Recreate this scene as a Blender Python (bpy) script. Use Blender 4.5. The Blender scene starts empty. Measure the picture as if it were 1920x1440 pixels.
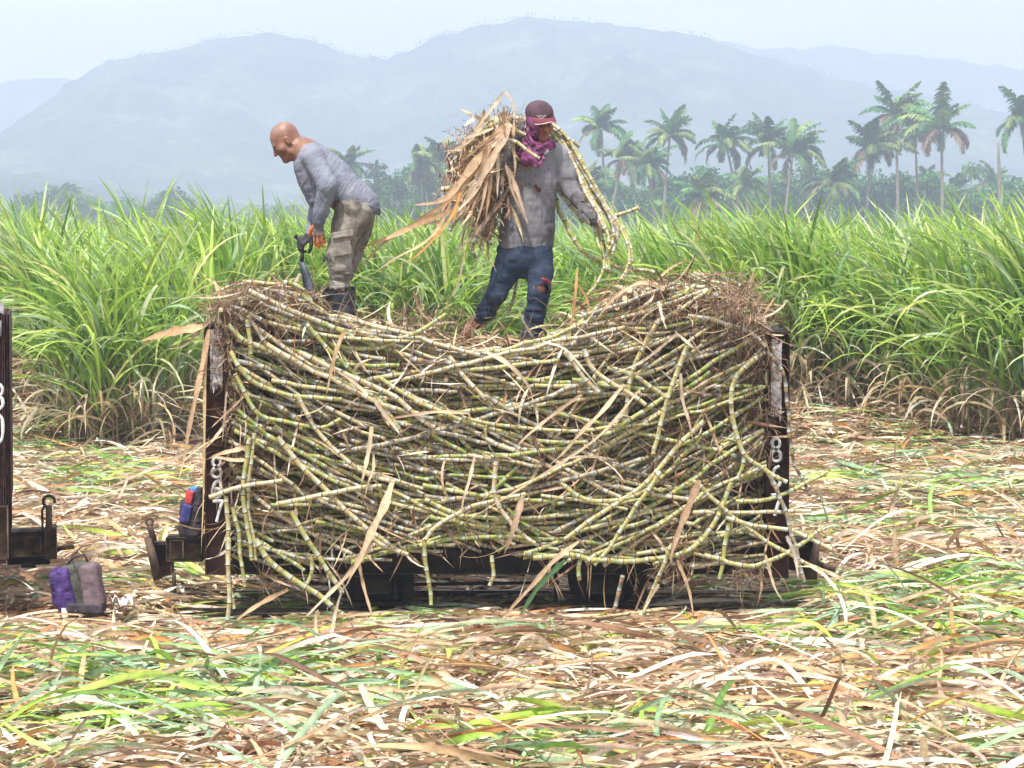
import bpy, math, random
import numpy as np
from mathutils import Vector, Matrix
rad = math.radians
SC = bpy.context.scene
COL = SC.collection

# ---------------------------------------------------------------- camera, world, sun, exposure
F_PX = 5540.0; CAM_H = 2.63; PITCH = math.atan(290.0 / F_PX)
cam_d = bpy.data.cameras.new('camera'); cam = bpy.data.objects.new('camera', cam_d); COL.objects.link(cam)
cam_d.sensor_width = 36.0; cam_d.lens = F_PX / 1920.0 * 36.0
cam_d.clip_start = 0.5; cam_d.clip_end = 6000.0
cam.location = (0, 0, CAM_H); cam.rotation_euler = (math.pi / 2 - PITCH, 0, 0)
SC.camera = cam

SUN_EL, SUN_AZ = rad(62), rad(205)          # azimuth measured from +Y clockwise; behind the camera, a little to the left
wd = bpy.data.worlds.new('World'); SC.world = wd; wd.use_nodes = True
nt = wd.node_tree; nt.nodes.clear()
out = nt.nodes.new('ShaderNodeOutputWorld'); bg = nt.nodes.new('ShaderNodeBackground')
sky = nt.nodes.new('ShaderNodeTexSky'); sky.sky_type = 'NISHITA'; sky.sun_disc = False
sky.sun_elevation = SUN_EL; sky.sun_rotation = SUN_AZ; sky.dust_density = 3.0; sky.air_density = 1.0; sky.ozone_density = 1.5
tcw = nt.nodes.new('ShaderNodeTexCoord'); mpw = nt.nodes.new('ShaderNodeMapping'); mpw.inputs['Scale'].default_value = (1.2, 1.2, 7.0)
nzw = nt.nodes.new('ShaderNodeTexNoise'); nzw.inputs['Scale'].default_value = 2.2; nzw.inputs['Detail'].default_value = 6; nzw.inputs['Roughness'].default_value = .55
rpw = nt.nodes.new('ShaderNodeValToRGB'); rpw.color_ramp.elements[0].position = .34; rpw.color_ramp.elements[1].position = .66
rpw.color_ramp.elements[0].color = (.42, .42, .42, 1); rpw.color_ramp.elements[1].color = (1, 1, 1, 1)
mxw = nt.nodes.new('ShaderNodeMixRGB'); mxw.inputs['Color2'].default_value = (14.4, 13.8, 14.9, 1)   # thin bright cloud veil
L = nt.links.new
L(tcw.outputs['Generated'], mpw.inputs['Vector']); L(mpw.outputs['Vector'], nzw.inputs['Vector']); L(nzw.outputs['Fac'], rpw.inputs['Fac'])
L(rpw.outputs['Color'], mxw.inputs['Fac']); L(sky.outputs['Color'], mxw.inputs['Color1']); L(mxw.outputs['Color'], bg.inputs['Color'])
bg.inputs['Strength'].default_value = 0.060
L(bg.outputs['Background'], out.inputs['Surface'])

sun_d = bpy.data.lights.new('sun', 'SUN'); sun = bpy.data.objects.new('sun', sun_d); COL.objects.link(sun)
sun_d.energy = 3.6; sun_d.angle = rad(3); sun_d.color = (1.0, .96, .88)
sdir = Vector((math.sin(SUN_AZ) * math.cos(SUN_EL), math.cos(SUN_AZ) * math.cos(SUN_EL), math.sin(SUN_EL)))
sun.rotation_euler = sdir.to_track_quat('Z', 'Y').to_euler()
SC.view_settings.view_transform = 'Standard'; SC.view_settings.look = 'None'
SC.view_settings.exposure = 0.92; SC.view_settings.gamma = 1.0; SC.view_settings.use_curve_mapping = False
SC.render.engine = 'CYCLES'
SC.render.resolution_x = 1024; SC.render.resolution_y = 768
SC.cycles.volume_bounces = 1; SC.cycles.max_bounces = 8; SC.cycles.transparent_max_bounces = 16
HAZE_DENS = 0.00098

rng = np.random.default_rng(7); random.seed(7)

# ---------------------------------------------------------------- helpers
def W(px, py, Y):
    """point of the place at depth Y (metres from the camera) that stands at that spot of the photo"""
    dx = (px - 960) / F_PX; dy = (720 - py) / F_PX
    d = np.array([dx, math.cos(PITCH) + dy * math.sin(PITCH), -math.sin(PITCH) + dy * math.cos(PITCH)])
    return np.array([0, 0, CAM_H]) + d * (Y / d[1])
def WG(px, py, z=0.0):
    dx = (px - 960) / F_PX; dy = (720 - py) / F_PX
    d = np.array([dx, math.cos(PITCH) + dy * math.sin(PITCH), -math.sin(PITCH) + dy * math.cos(PITCH)])
    return np.array([0, 0, CAM_H]) + d * ((z - CAM_H) / d[2])
def tag(o, label=None, cat=None, group=None, kind=None):
    if label: o['label'] = label
    if cat: o['category'] = cat
    if group: o['group'] = group
    if kind: o['kind'] = kind
    return o
def empty(name, loc, label, cat, group=None):
    o = bpy.data.objects.new(name, None); COL.objects.link(o); o.location = Vector(loc); o.empty_display_size = .1
    return tag(o, label, cat, group)
def mk(name, V, F, mats, parent=None, attrs=None, smooth=True, mat_idx=None, origin=None):
    """V world coordinates; F an array or list of arrays of quads / tris"""
    V = np.asarray(V, dtype=np.float64)
    if not isinstance(F, list): F = [F]
    F = [np.asarray(f, dtype=np.int32) for f in F if len(f)]
    if origin is None:
        if parent is not None: origin = np.array(parent_origin(parent))
        else:
            lo, hi = V.min(0), V.max(0); origin = np.array([(lo[0] + hi[0]) / 2, (lo[1] + hi[1]) / 2, lo[2]])
    origin = np.array(origin, dtype=float)
    me = bpy.data.meshes.new(name)
    me.vertices.add(len(V)); me.vertices.foreach_set('co', (V - origin).astype(np.float32).ravel())
    tot = np.concatenate([np.full(len(f), f.shape[1], np.int32) for f in F])
    loops = np.concatenate([f.ravel() for f in F])
    me.loops.add(len(loops)); me.loops.foreach_set('vertex_index', loops)
    me.polygons.add(len(tot)); st = np.concatenate([[0], np.cumsum(tot)[:-1]]).astype(np.int32)
    me.polygons.foreach_set('loop_start', st); me.polygons.foreach_set('loop_total', tot)
    if smooth: me.polygons.foreach_set('use_smooth', np.ones(len(tot), bool))
    if not isinstance(mats, (list, tuple)): mats = [mats]
    for m in mats: me.materials.append(m)
    if mat_idx is not None: me.polygons.foreach_set('material_index', np.asarray(mat_idx, np.int32))
    me.update(calc_edges=True); me.validate()
    for k, a in (attrs or {}).items():
        a = np.asarray(a, np.float32)
        if a.ndim == 1:
            at = me.attributes.new(k, 'FLOAT', 'POINT'); at.data.foreach_set('value', a)
        else:
            at = me.attributes.new(k, 'FLOAT_COLOR', 'POINT')
            c = np.ones((len(a), 4), np.float32); c[:, :3] = a; at.data.foreach_set('color', c.ravel())
    o = bpy.data.objects.new(name, me); COL.objects.link(o)
    if parent is not None:
        o.parent = parent; o.location = Vector(origin - np.array(parent_origin(parent)))
    else: o.location = Vector(origin)
    return o
def parent_origin(p):
    v = np.array(p.location)
    while p.parent is not None:
        p = p.parent; v = v + np.array(p.location)
    return v
class Geo:
    def __init__(s): s.V = []; s.Q = []; s.T = []; s.n = 0; s.A = {}
    def add(s, V, Q=None, T=None, **A):
        V = np.asarray(V, float); s.V.append(V)
        if Q is not None and len(Q): s.Q.append(np.asarray(Q, int) + s.n)
        if T is not None and len(T): s.T.append(np.asarray(T, int) + s.n)
        for k, a in A.items():
            a = np.asarray(a, float)
            if a.ndim == 0: a = np.full(len(V), a)
            elif a.ndim == 1 and len(a) == 3 and len(V) != 3: a = np.tile(a, (len(V), 1))
            s.A.setdefault(k, []).append(a)
        s.n += len(V)
    def box(s, lo, hi, bev=0.0, **A):
        lo = np.minimum(lo, hi).astype(float) if True else lo; hi = np.maximum(lo, hi).astype(float); b = min(bev, *(0.45 * (hi - lo)))
        if b <= 0:
            V = np.array([[x, y, z] for x in (lo[0], hi[0]) for y in (lo[1], hi[1]) for z in (lo[2], hi[2])])
            Q = [[0, 1, 3, 2], [4, 6, 7, 5], [0, 4, 5, 1], [2, 3, 7, 6], [0, 2, 6, 4], [1, 5, 7, 3]]
            s.add(V, Q, **A); return
        V = []; idx = {}
        for i in (0, 1):
            for j in (0, 1):
                for k in (0, 1):
                    c = np.array([[lo, hi][i][0], [lo, hi][j][1], [lo, hi][k][2]]); sg = np.array([1 - 2 * i, 1 - 2 * j, 1 - 2 * k])
                    for ax in range(3):
                        p = c + b * sg; p[ax] = c[ax]; idx[(i, j, k, ax)] = len(V); V.append(p)
        Q = []; T = []
        q = lambda *a: Q.append([idx[x] for x in a])
        for e in (0, 1):
            q((e, 0, 0, 0), (e, 0, 1, 0), (e, 1, 1, 0), (e, 1, 0, 0)); q((0, e, 0, 1), (0, e, 1, 1), (1, e, 1, 1), (1, e, 0, 1)); q((0, 0, e, 2), (0, 1, e, 2), (1, 1, e, 2), (1, 0, e, 2))
        for i in (0, 1):
            for j in (0, 1):
                q((i, j, 0, 0), (i, j, 1, 0), (i, j, 1, 1), (i, j, 0, 1)); q((i, 0, j, 0), (i, 1, j, 0), (i, 1, j, 2), (i, 0, j, 2)); q((0, i, j, 1), (1, i, j, 1), (1, i, j, 2), (0, i, j, 2))
                for k in (0, 1): T.append([idx[(i, j, k, a)] for a in range(3)])
        s.add(V, Q, T, **A)
    def tube(s, pts, r, n=8, caps=True, **A):
        pts = np.asarray(pts, float); r = np.broadcast_to(np.asarray(r, float), (len(pts),))
        Nn, B = frames(pts); a = np.arange(n) / n * 2 * math.pi
        ring = np.cos(a)[None, :, None] * Nn[:, None] + np.sin(a)[None, :, None] * B[:, None]
        V = (pts[:, None] + ring * r[:, None, None]).reshape(-1, 3)
        m = len(pts); i = np.arange(m - 1)[:, None] * n; j = np.arange(n)[None]; k = (j + 1) % n
        Q = np.stack([i + j, i + k, i + n + k, i + n + j], -1).reshape(-1, 4); T = []
        if caps:
            V = np.vstack([V, pts[0], pts[-1]]); c0 = m * n; 
            T = [[c0, (q + 1) % n, q] for q in range(n)] + [[c0 + 1, (m - 1) * n + q, (m - 1) * n + (q + 1) % n] for q in range(n)]
        s.add(V, Q, T, **A)
    def merged(s):
        V = np.vstack(s.V); F = []
        if s.Q: F.append(np.vstack(s.Q))
        if s.T: F.append(np.vstack(s.T))
        return V, F, {k: np.concatenate(a) for k, a in s.A.items()}
    def build(s, name, mats, parent=None, smooth=False, origin=None):
        V, F, A = s.merged(); return mk(name, V, F, mats, parent, A, smooth, origin=origin)
def frames(pts):
    T = np.gradient(pts, axis=0); T /= np.linalg.norm(T, axis=1, keepdims=True) + 1e-12
    ref = np.array([0, 0, 1.0]) if abs(T[0, 2]) < .85 else np.array([0, 1.0, 0])
    N = np.zeros_like(T); B = np.zeros_like(T); n = np.cross(ref, T[0]); n /= np.linalg.norm(n)
    for i in range(len(T)):
        n = n - T[i] * np.dot(n, T[i]); n /= np.linalg.norm(n) + 1e-12; N[i] = n; B[i] = np.cross(T[i], n)
    return N, B
def spline(P, step):
    """Catmull-Rom resampled at even spacing"""
    P = np.asarray(P, float)
    if len(P) == 2: P = np.array([P[0], (P[0] + P[1]) / 2, P[1]])
    E = np.vstack([2 * P[0] - P[1], P, 2 * P[-1] - P[-2]]); out = []
    for i in range(1, len(E) - 2):
        t = np.linspace(0, 1, 14, endpoint=False)[:, None]; a, b, c, d = E[i - 1], E[i], E[i + 1], E[i + 2]
        out.append(.5 * (2 * b + (c - a) * t + (2 * a - 5 * b + 4 * c - d) * t ** 2 + (3 * b - a - 3 * c + d) * t ** 3))
    out.append(P[-1][None]); C = np.vstack(out); s = np.r_[0, np.cumsum(np.linalg.norm(np.diff(C, axis=0), axis=1))]
    n = max(2, int(round(s[-1] / step)) + 1); q = np.linspace(0, s[-1], n)
    return np.stack([np.interp(q, s, C[:, k]) for k in range(3)], 1)
def _hash(i, j, k, seed):
    h = (i.astype(np.int64) * 374761393 + j.astype(np.int64) * 668265263 + k.astype(np.int64) * 2147483647 + seed * 974634777) & 0xffffffff
    h = ((h ^ (h >> 13)) * 1274126177) & 0xffffffff; h = h ^ (h >> 16)
    return (h & 0xffff).astype(np.float32) / 65535.0
def vnoise(x, y, z, seed=0):
    x, y, z = np.broadcast_arrays(np.asarray(x, np.float32), np.asarray(y, np.float32), np.asarray(z, np.float32))
    i, j, k = np.floor(x), np.floor(y), np.floor(z); u, v, w = x - i, y - j, z - k
    u = u * u * (3 - 2 * u); v = v * v * (3 - 2 * v); w = w * w * (3 - 2 * w); r = 0
    for a in (0, 1):
        for b in (0, 1):
            for c in (0, 1):
                r = r + _hash(i + a, j + b, k + c, seed) * (u if a else 1 - u) * (v if b else 1 - v) * (w if c else 1 - w)
    return r * 2 - 1
def fbm(x, y, z=0, seed=0, oct=4):
    r = 0; a = 1; f = 1
    for o in range(oct):
        r = r + a * vnoise(np.asarray(x) * f, np.asarray(y) * f, np.asarray(z) * f, seed + o); a *= .5; f *= 2.03
    return r

# ---------------------------------------------------------------- materials
def nmat(name):
    m = bpy.data.materials.new(name); m.use_nodes = True; t = m.node_tree; t.nodes.clear()
    o = t.nodes.new('ShaderNodeOutputMaterial'); return m, t, o
def N(t, typ, **kw):
    n = t.nodes.new(typ)
    for k, v in kw.items():
        if k in n.inputs: n.inputs[k].default_value = v
        else: setattr(n, k, v)
    return n
def ramp(t, stops, interp='LINEAR'):
    r = t.nodes.new('ShaderNodeValToRGB'); r.color_ramp.interpolation = interp; e = r.color_ramp.elements
    while len(e) < len(stops): e.new(.5)
    for q, (p, c) in zip(e, stops):
        q.position = p; q.color = tuple(c) + (1,) if not isinstance(c, (int, float)) else (c, c, c, 1)
    return r
def noise(t, scale, detail=4, rough=.6, coord='Object', stretch=None, dist=0.0):
    tc = t.nodes.new('ShaderNodeTexCoord'); n = t.nodes.new('ShaderNodeTexNoise')
    n.inputs['Scale'].default_value = scale; n.inputs['Detail'].default_value = detail; n.inputs['Roughness'].default_value = rough; n.inputs['Distortion'].default_value = dist
    if stretch:
        m = t.nodes.new('ShaderNodeMapping'); m.inputs['Scale'].default_value = stretch
        t.links.new(tc.outputs[coord], m.inputs['Vector']); t.links.new(m.outputs['Vector'], n.inputs['Vector'])
    else: t.links.new(tc.outputs[coord], n.inputs['Vector'])
    return n
def mix(t, fac, a, b, mode='MIX'):
    m = t.nodes.new('ShaderNodeMixRGB'); m.blend_type = mode
    for k, v in (('Fac', fac), ('Color1', a), ('Color2', b)):
        if hasattr(v, 'is_linked') or isinstance(v, bpy.types.NodeSocket): t.links.new(v, m.inputs[k])
        elif isinstance(v, (int, float)): m.inputs[k].default_value = v if k == 'Fac' else (v, v, v, 1)
        else: m.inputs[k].default_value = tuple(v) + (1,)
    return m.outputs['Color']
def mth(t, op, a, b=None, c=None):
    m = t.nodes.new('ShaderNodeMath'); m.operation = op
    for i, v in enumerate((a, b, c)):
        if v is None: continue
        if isinstance(v, (int, float)): m.inputs[i].default_value = v
        else: t.links.new(v, m.inputs[i])
    return m.outputs[0]
def attr(t, name, colr=False):
    a = t.nodes.new('ShaderNodeAttribute'); a.attribute_name = name; return a.outputs['Color' if colr else 'Fac']
def finish(t, o, col, rough=.7, bump=None, bstr=.3, bdist=.01, spec=.3, transl=0.0, metallic=0.0, sheen=0.0):
    p = t.nodes.new('ShaderNodeBsdfPrincipled')
    if isinstance(col, (tuple, list)): p.inputs['Base Color'].default_value = tuple(col) + (1,)
    else: t.links.new(col, p.inputs['Base Color'])
    if isinstance(rough, (int, float)): p.inputs['Roughness'].default_value = rough
    else: t.links.new(rough, p.inputs['Roughness'])
    p.inputs['Specular IOR Level'].default_value = spec; p.inputs['Metallic'].default_value = metallic
    if sheen: p.inputs['Sheen Weight'].default_value = sheen
    if bump is not None:
        b = t.nodes.new('ShaderNodeBump'); b.inputs['Strength'].default_value = bstr; b.inputs['Distance'].default_value = bdist
        t.links.new(bump, b.inputs['Height']); t.links.new(b.outputs['Normal'], p.inputs['Normal'])
    sh = p.outputs['BSDF']
    if transl > 0:
        tr = t.nodes.new('ShaderNodeBsdfTranslucent'); ms = t.nodes.new('ShaderNodeMixShader'); ms.inputs['Fac'].default_value = transl
        if isinstance(col, (tuple, list)): tr.inputs['Color'].default_value = tuple(col) + (1,)
        else: t.links.new(col, tr.inputs['Color'])
        t.links.new(sh, ms.inputs[1]); t.links.new(tr.outputs['BSDF'], ms.inputs[2]); sh = ms.outputs['Shader']
    t.links.new(sh, o.inputs['Surface'])
MATS = {}
def mat_simple(name, c1, c2, scale=8, rough=.75, bstr=.3, bdist=.01, spec=.3, transl=0.0, stretch=None, metallic=0.0, detail=5, lo=.35, hi=.65):
    if name in MATS: return MATS[name]
    m, t, o = nmat(name); n = noise(t, scale, detail, .6, stretch=stretch); r = ramp(t, [(lo, c1), (hi, c2)])
    t.links.new(n.outputs['Fac'], r.inputs['Fac']); finish(t, o, r.outputs['Color'], rough, n.outputs['Fac'], bstr, bdist, spec, transl, metallic)
    MATS[name] = m; return m
def mat_leaf(name, transl=.3, rough=.5, vary=.35, spec=.35, scale=30):
    """leaf colour comes from each leaf's own colour attribute, broken up by streaks along it"""
    m, t, o = nmat(name); c = attr(t, 'col', True); n = noise(t, scale, 3, .6)
    r = ramp(t, [(.3, 1 - vary), (.7, 1 + vary)]); t.links.new(n.outputs['Fac'], r.inputs['Fac'])
    k = mix(t, 1.0, c, r.outputs['Color'], 'MULTIPLY'); finish(t, o, k, rough, None, spec=spec, transl=transl)
    return m

# ribbons: many leaf blades at once
def blades(base, az, el, L, Wd, droop, S=7, twist=0.0, fold=.25, col=None, pw=1.3, swing=0.0, tip=.7, basew=.35):
    n = len(az); t = np.linspace(0, 1, S + 1)[None]
    bc = lambda a: np.broadcast_to(np.asarray(a, float), (n,))[:, None]
    el, az, L, Wd, droop, twist, fold, swing = map(bc, (el, az, L, Wd, droop, twist, fold, swing))
    e = el - droop * t ** pw; a = az + swing * t
    D = np.stack([np.cos(e) * np.cos(a), np.cos(e) * np.sin(a), np.sin(e)], -1)
    P = np.cumsum(np.concatenate([np.zeros((n, 1, 3)), (D[:, 1:] + D[:, :-1]) / 2 * (L / S)[..., None]], 1), 1) + np.asarray(base)[:, None]
    side = np.stack([-np.sin(a), np.cos(a), np.zeros_like(a)], -1); up = np.cross(D, side)
    tw = twist * t; s2 = side * np.cos(tw)[..., None] + up * np.sin(tw)[..., None]; u2 = np.cross(D, s2)
    w = Wd * .5 * np.minimum(1, basew + 4 * t) * np.maximum(1 - t ** 2.2, 0.0) ** tip + .0004
    Lf = P + s2 * w[..., None] + u2 * (w * fold)[..., None]; Rt = P - s2 * w[..., None] + u2 * (w * fold)[..., None]
    V = np.stack([Lf, P, Rt], 2)
    k = np.arange(n)[:, None, None] * (3 * (S + 1)) + np.arange(S)[None, :, None] * 3 + np.arange(2)[None, None]
    Q = np.stack([k, k + 1, k + 4, k + 3], -1).reshape(-1, 4)
    C = np.broadcast_to(np.asarray(col)[:, None, None], (n, S + 1, 3, 3)).copy()
    C[:, :, 1] = C[:, :, 1] * 1.18 + .03
    return V.reshape(-1, 3), Q, C.reshape(-1, 3)
def ribbon(g, pts, w, col, normal=(0, -1, 0), fold=.3, twist=0.0, tip=.8, step=.04, seed=0):
    """one traced leaf blade"""
    P = spline(pts, step); n = len(P); t = np.linspace(0, 1, n)
    T = np.gradient(P, axis=0); T /= np.linalg.norm(T, axis=1, keepdims=True) + 1e-9
    s = np.cross(T, np.array(normal, float)); s /= np.linalg.norm(s, axis=1, keepdims=True) + 1e-9; u = np.cross(s, T)
    tw = twist * (t - .3) + .35 * np.sin(t * 5 + seed); s2 = s * np.cos(tw)[:, None] + u * np.sin(tw)[:, None]; u2 = np.cross(s2, T)
    ww = w * .5 * np.minimum(1, .6 + 4 * t) * np.maximum(1 - t ** 3, 0) ** .9 + .0006
    ww = .62 * ww * (1 + .2 * np.sin(t * 23 + seed))
    V = np.stack([P + s2 * ww[:, None], P - u2 * (ww * fold)[:, None], P - s2 * ww[:, None]], 1).reshape(-1, 3)
    k = np.arange(n - 1)[:, None] * 3 + np.arange(2)[None]; Q = np.stack([k, k + 1, k + 4, k + 3], -1).reshape(-1, 4)
    C = np.tile(np.array(col, float), (n, 3, 1)); C[:, 1] = C[:, 1] * 1.2 + .02
    C *= (1 + .12 * np.sin(t * 9 + seed * 2))[:, None, None]
    g.add(V, Q, col=C.reshape(-1, 3))
# ---------------------------------------------------------------- setting: ground, hills, field, trees
def mat_ground():
    m, t, o = nmat('straw_soil'); n1 = noise(t, 1.3, 6, .65); n2 = noise(t, 14, 6, .7)
    r1 = ramp(t, [(.35, (.07, .042, .025)), (.6, (.20, .135, .08))]); t.links.new(n2.outputs['Fac'], r1.inputs['Fac'])
    r2 = ramp(t, [(.45, (.10, .14, .035)), (.62, (.30, .22, .13))]); t.links.new(n1.outputs['Fac'], r2.inputs['Fac'])
    c = mix(t, .5, r1.outputs['Color'], r2.outputs['Color']); finish(t, o, c, .95, n2.outputs['Fac'], .6, .03, .1); return m
def gz(x, y):
    x = np.asarray(x, float); y = np.asarray(y, float)
    z = .05 * fbm(x * .5, y * .5, 0, 3, 3) + .02 * fbm(x * 2.2, y * 2.2, 0, 9, 2)
    z *= np.clip((60 - y) / 20, 0, 1)
    # the cart stands on a slightly hollow track bed; a low bank of trash runs along the field edge
    z -= .03 * np.exp(-((y - 20.8) / 1.4) ** 2)
    return z + .46 * np.exp(-((y - 37.6) / 1.5) ** 2) * (.75 + .5 * vnoise(x * .6, y * .4, 0, 14))
xs = np.concatenate([np.linspace(-2600, -40, 24), np.linspace(-14, 14, 141), np.linspace(40, 2600, 24)])
ys = np.concatenate([[-60, 0], np.linspace(8, 60, 261), [70, 90, 130, 200, 350, 600, 1000, 1700, 2600, 4000]])
X, Y = np.meshgrid(xs, ys, indexing='ij'); V = np.stack([X, Y, gz(X, Y)], -1).reshape(-1, 3)
i, j = np.meshgrid(np.arange(len(xs) - 1), np.arange(len(ys) - 1), indexing='ij'); k = i * len(ys) + j
g_obj = mk('ground', V, np.stack([k, k + len(ys), k + len(ys) + 1, k + 1], -1).reshape(-1, 4), mat_ground(), origin=(0, 0, 0)); tag(g_obj, kind='structure')

def hill(name, pts, d, depth, seed, rough, ntree, mat):
    """a ridge whose skyline follows the photographed one, at its real distance, with slopes towards and away from us"""
    px = np.array([p[0] for p in pts], float); py = np.array([p[1] for p in pts], float)
    x = np.linspace(px.min(), px.max(), 420); yy = np.interp(x, px, py)
    yy += 3.2 * fbm(x / 26., 0, 0, seed, 4); zr = CAM_H + (430 - yy) / F_PX * d; xw = (x - 960) / F_PX * d
    v = np.linspace(-1, 1, 61); A, Bv = np.meshgrid(np.arange(len(x)), v, indexing='ij')
    prof = np.where(Bv < 0, 1 - np.abs(Bv) ** 1.15, 1 - np.abs(Bv) ** 1.5)
    YY = d + Bv * depth
    spur = fbm(xw[A] / 55., Bv * 2.2, 0, seed + 5, 4)
    Z = zr[A] * prof * (1 + .28 * spur * np.minimum(np.abs(Bv) * 2.2, 1) * (1 - np.abs(Bv) * .5)) - 2 + (1 - prof) * 0
    Z += rough * fbm(xw[A] / 7., YY / 7., 0, seed + 8, 3) * prof * np.minimum(np.abs(Bv) * 8 + .25, 1)
    V = np.stack([xw[A], YY, Z], -1).reshape(-1, 3); nv = len(v)
    i, j = np.meshgrid(np.arange(len(x) - 1), np.arange(nv - 1), indexing='ij'); k = i * nv + j
    G = Geo(); G.add(V, np.stack([k, k + nv, k + nv + 1, k + 1], -1).reshape(-1, 4))
    r = np.random.default_rng(seed)
    for q in range(ntree):                      # tree crowns that break the skyline
        a = r.integers(5, len(x) - 5); c = np.array([xw[a], d + r.uniform(-8, 4), zr[a] - 2 + r.uniform(0, 2.0)]); s = r.uniform(.3, .65)
        nn = 26; P = r.normal(0, 1, (nn, 3)); P /= np.linalg.norm(P, axis=1, keepdims=True); P *= r.uniform(.4, 1, (nn, 1)) * s * np.array([1.1, 1, .9]); P += c
        U = r.normal(0, 1, (nn, 2, 3)) * s * .35
        VV = np.stack([P, P + U[:, 0], P + U[:, 0] + U[:, 1], P + U[:, 1]], 1).reshape(-1, 3); G.add(VV, np.arange(nn * 4).reshape(-1, 4))
    o = G.build(name, mat, smooth=True); tag(o, kind='structure'); return o
def mat_hill():
    m, t, o = nmat('forested_slope'); n = noise(t, .02, 8, .7); n2 = noise(t, .16, 5, .7)
    r = ramp(t, [(.40, (.014, .035, .014)), (.56, (.05, .09, .035)), (.72, (.17, .19, .10))]); t.links.new(n.outputs['Fac'], r.inputs['Fac'])
    r2 = ramp(t, [(.3, .55), (.7, 1.4)]); t.links.new(n2.outputs['Fac'], r2.inputs['Fac'])
    finish(t, o, mix(t, 1, r.outputs['Color'], r2.outputs['Color'], 'MULTIPLY'), .95, n2.outputs['Fac'], .6, 3.0, .05); return m
MH = mat_hill()
hill('far_hills', [(-400, 170), (-60, 160), (0, 150), (60, 145), (130, 144), (240, 190), (900, 260), (1200, 120), (1350, 76), (1420, 86), (1500, 88), (1560, 84), (1640, 96), (1700, 99), (1800, 112), (1920, 126), (2100, 140), (2500, 200)], 2250, 300, 21, 1.5, 60, MH)
hill('mountain', [(-500, 420), (-200, 340), (-60, 290), (20, 250), (60, 222), (110, 182), (150, 152), (185, 128), (240, 106), (300, 96), (380, 74), (440, 62), (510, 57), (560, 67), (620, 85), (680, 101), (720, 105), (760, 91), (820, 66), (900, 43), (980, 30), (1060, 31), (1150, 44), (1250, 54), (1310, 64), (1370, 84), (1430, 100), (1500, 117), (1600, 150), (1700, 172), (1800, 190), (1920, 212), (2200, 300), (2500, 400)], 1650, 420, 33, 2.4, 800, MH)
hill('foothill', [(-500, 330), (-100, 318), (60, 322), (200, 335), (330, 352), (450, 372), (600, 392), (760, 404), (900, 410), (1000, 408), (1200, 390), (1400, 372), (1600, 352), (1750, 338), (1920, 330), (2300, 300)], 1150, 260, 51, 1.2, 60, MH)

# ---- leaf colours
def pal(stops, n, r, jit=.15):
    s = np.array(stops); a = s[r.integers(0, len(s), n)]; return np.clip(a * (1 + r.normal(0, jit, (n, 1))) * (1 + r.normal(0, .05, (n, 3))), 0.004, .95)
GREEN = [(.33, .49, .06), (.40, .55, .09), (.24, .41, .05), (.46, .58, .15), (.31, .46, .12), (.15, .29, .04)]
BLUEGREEN = [(.30, .44, .25), (.38, .50, .32), (.20, .32, .17)]
DRY = [(.47, .34, .20), (.56, .43, .28), (.38, .25, .14), (.60, .49, .34), (.45, .31, .19), (.28, .17, .095), (.17, .10, .06)]
PALE = [(.66, .58, .45), (.74, .68, .57), (.60, .49, .35)]
ORANGE = [(.50, .25, .08), (.58, .36, .10), (.36, .17, .08)]
M_FIELD = mat_leaf('cane_leaf', .5, .36, .22, .5, 6)
M_LITTER = mat_leaf('fallen_leaf', .22, .6, .3, .25, 18)

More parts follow.
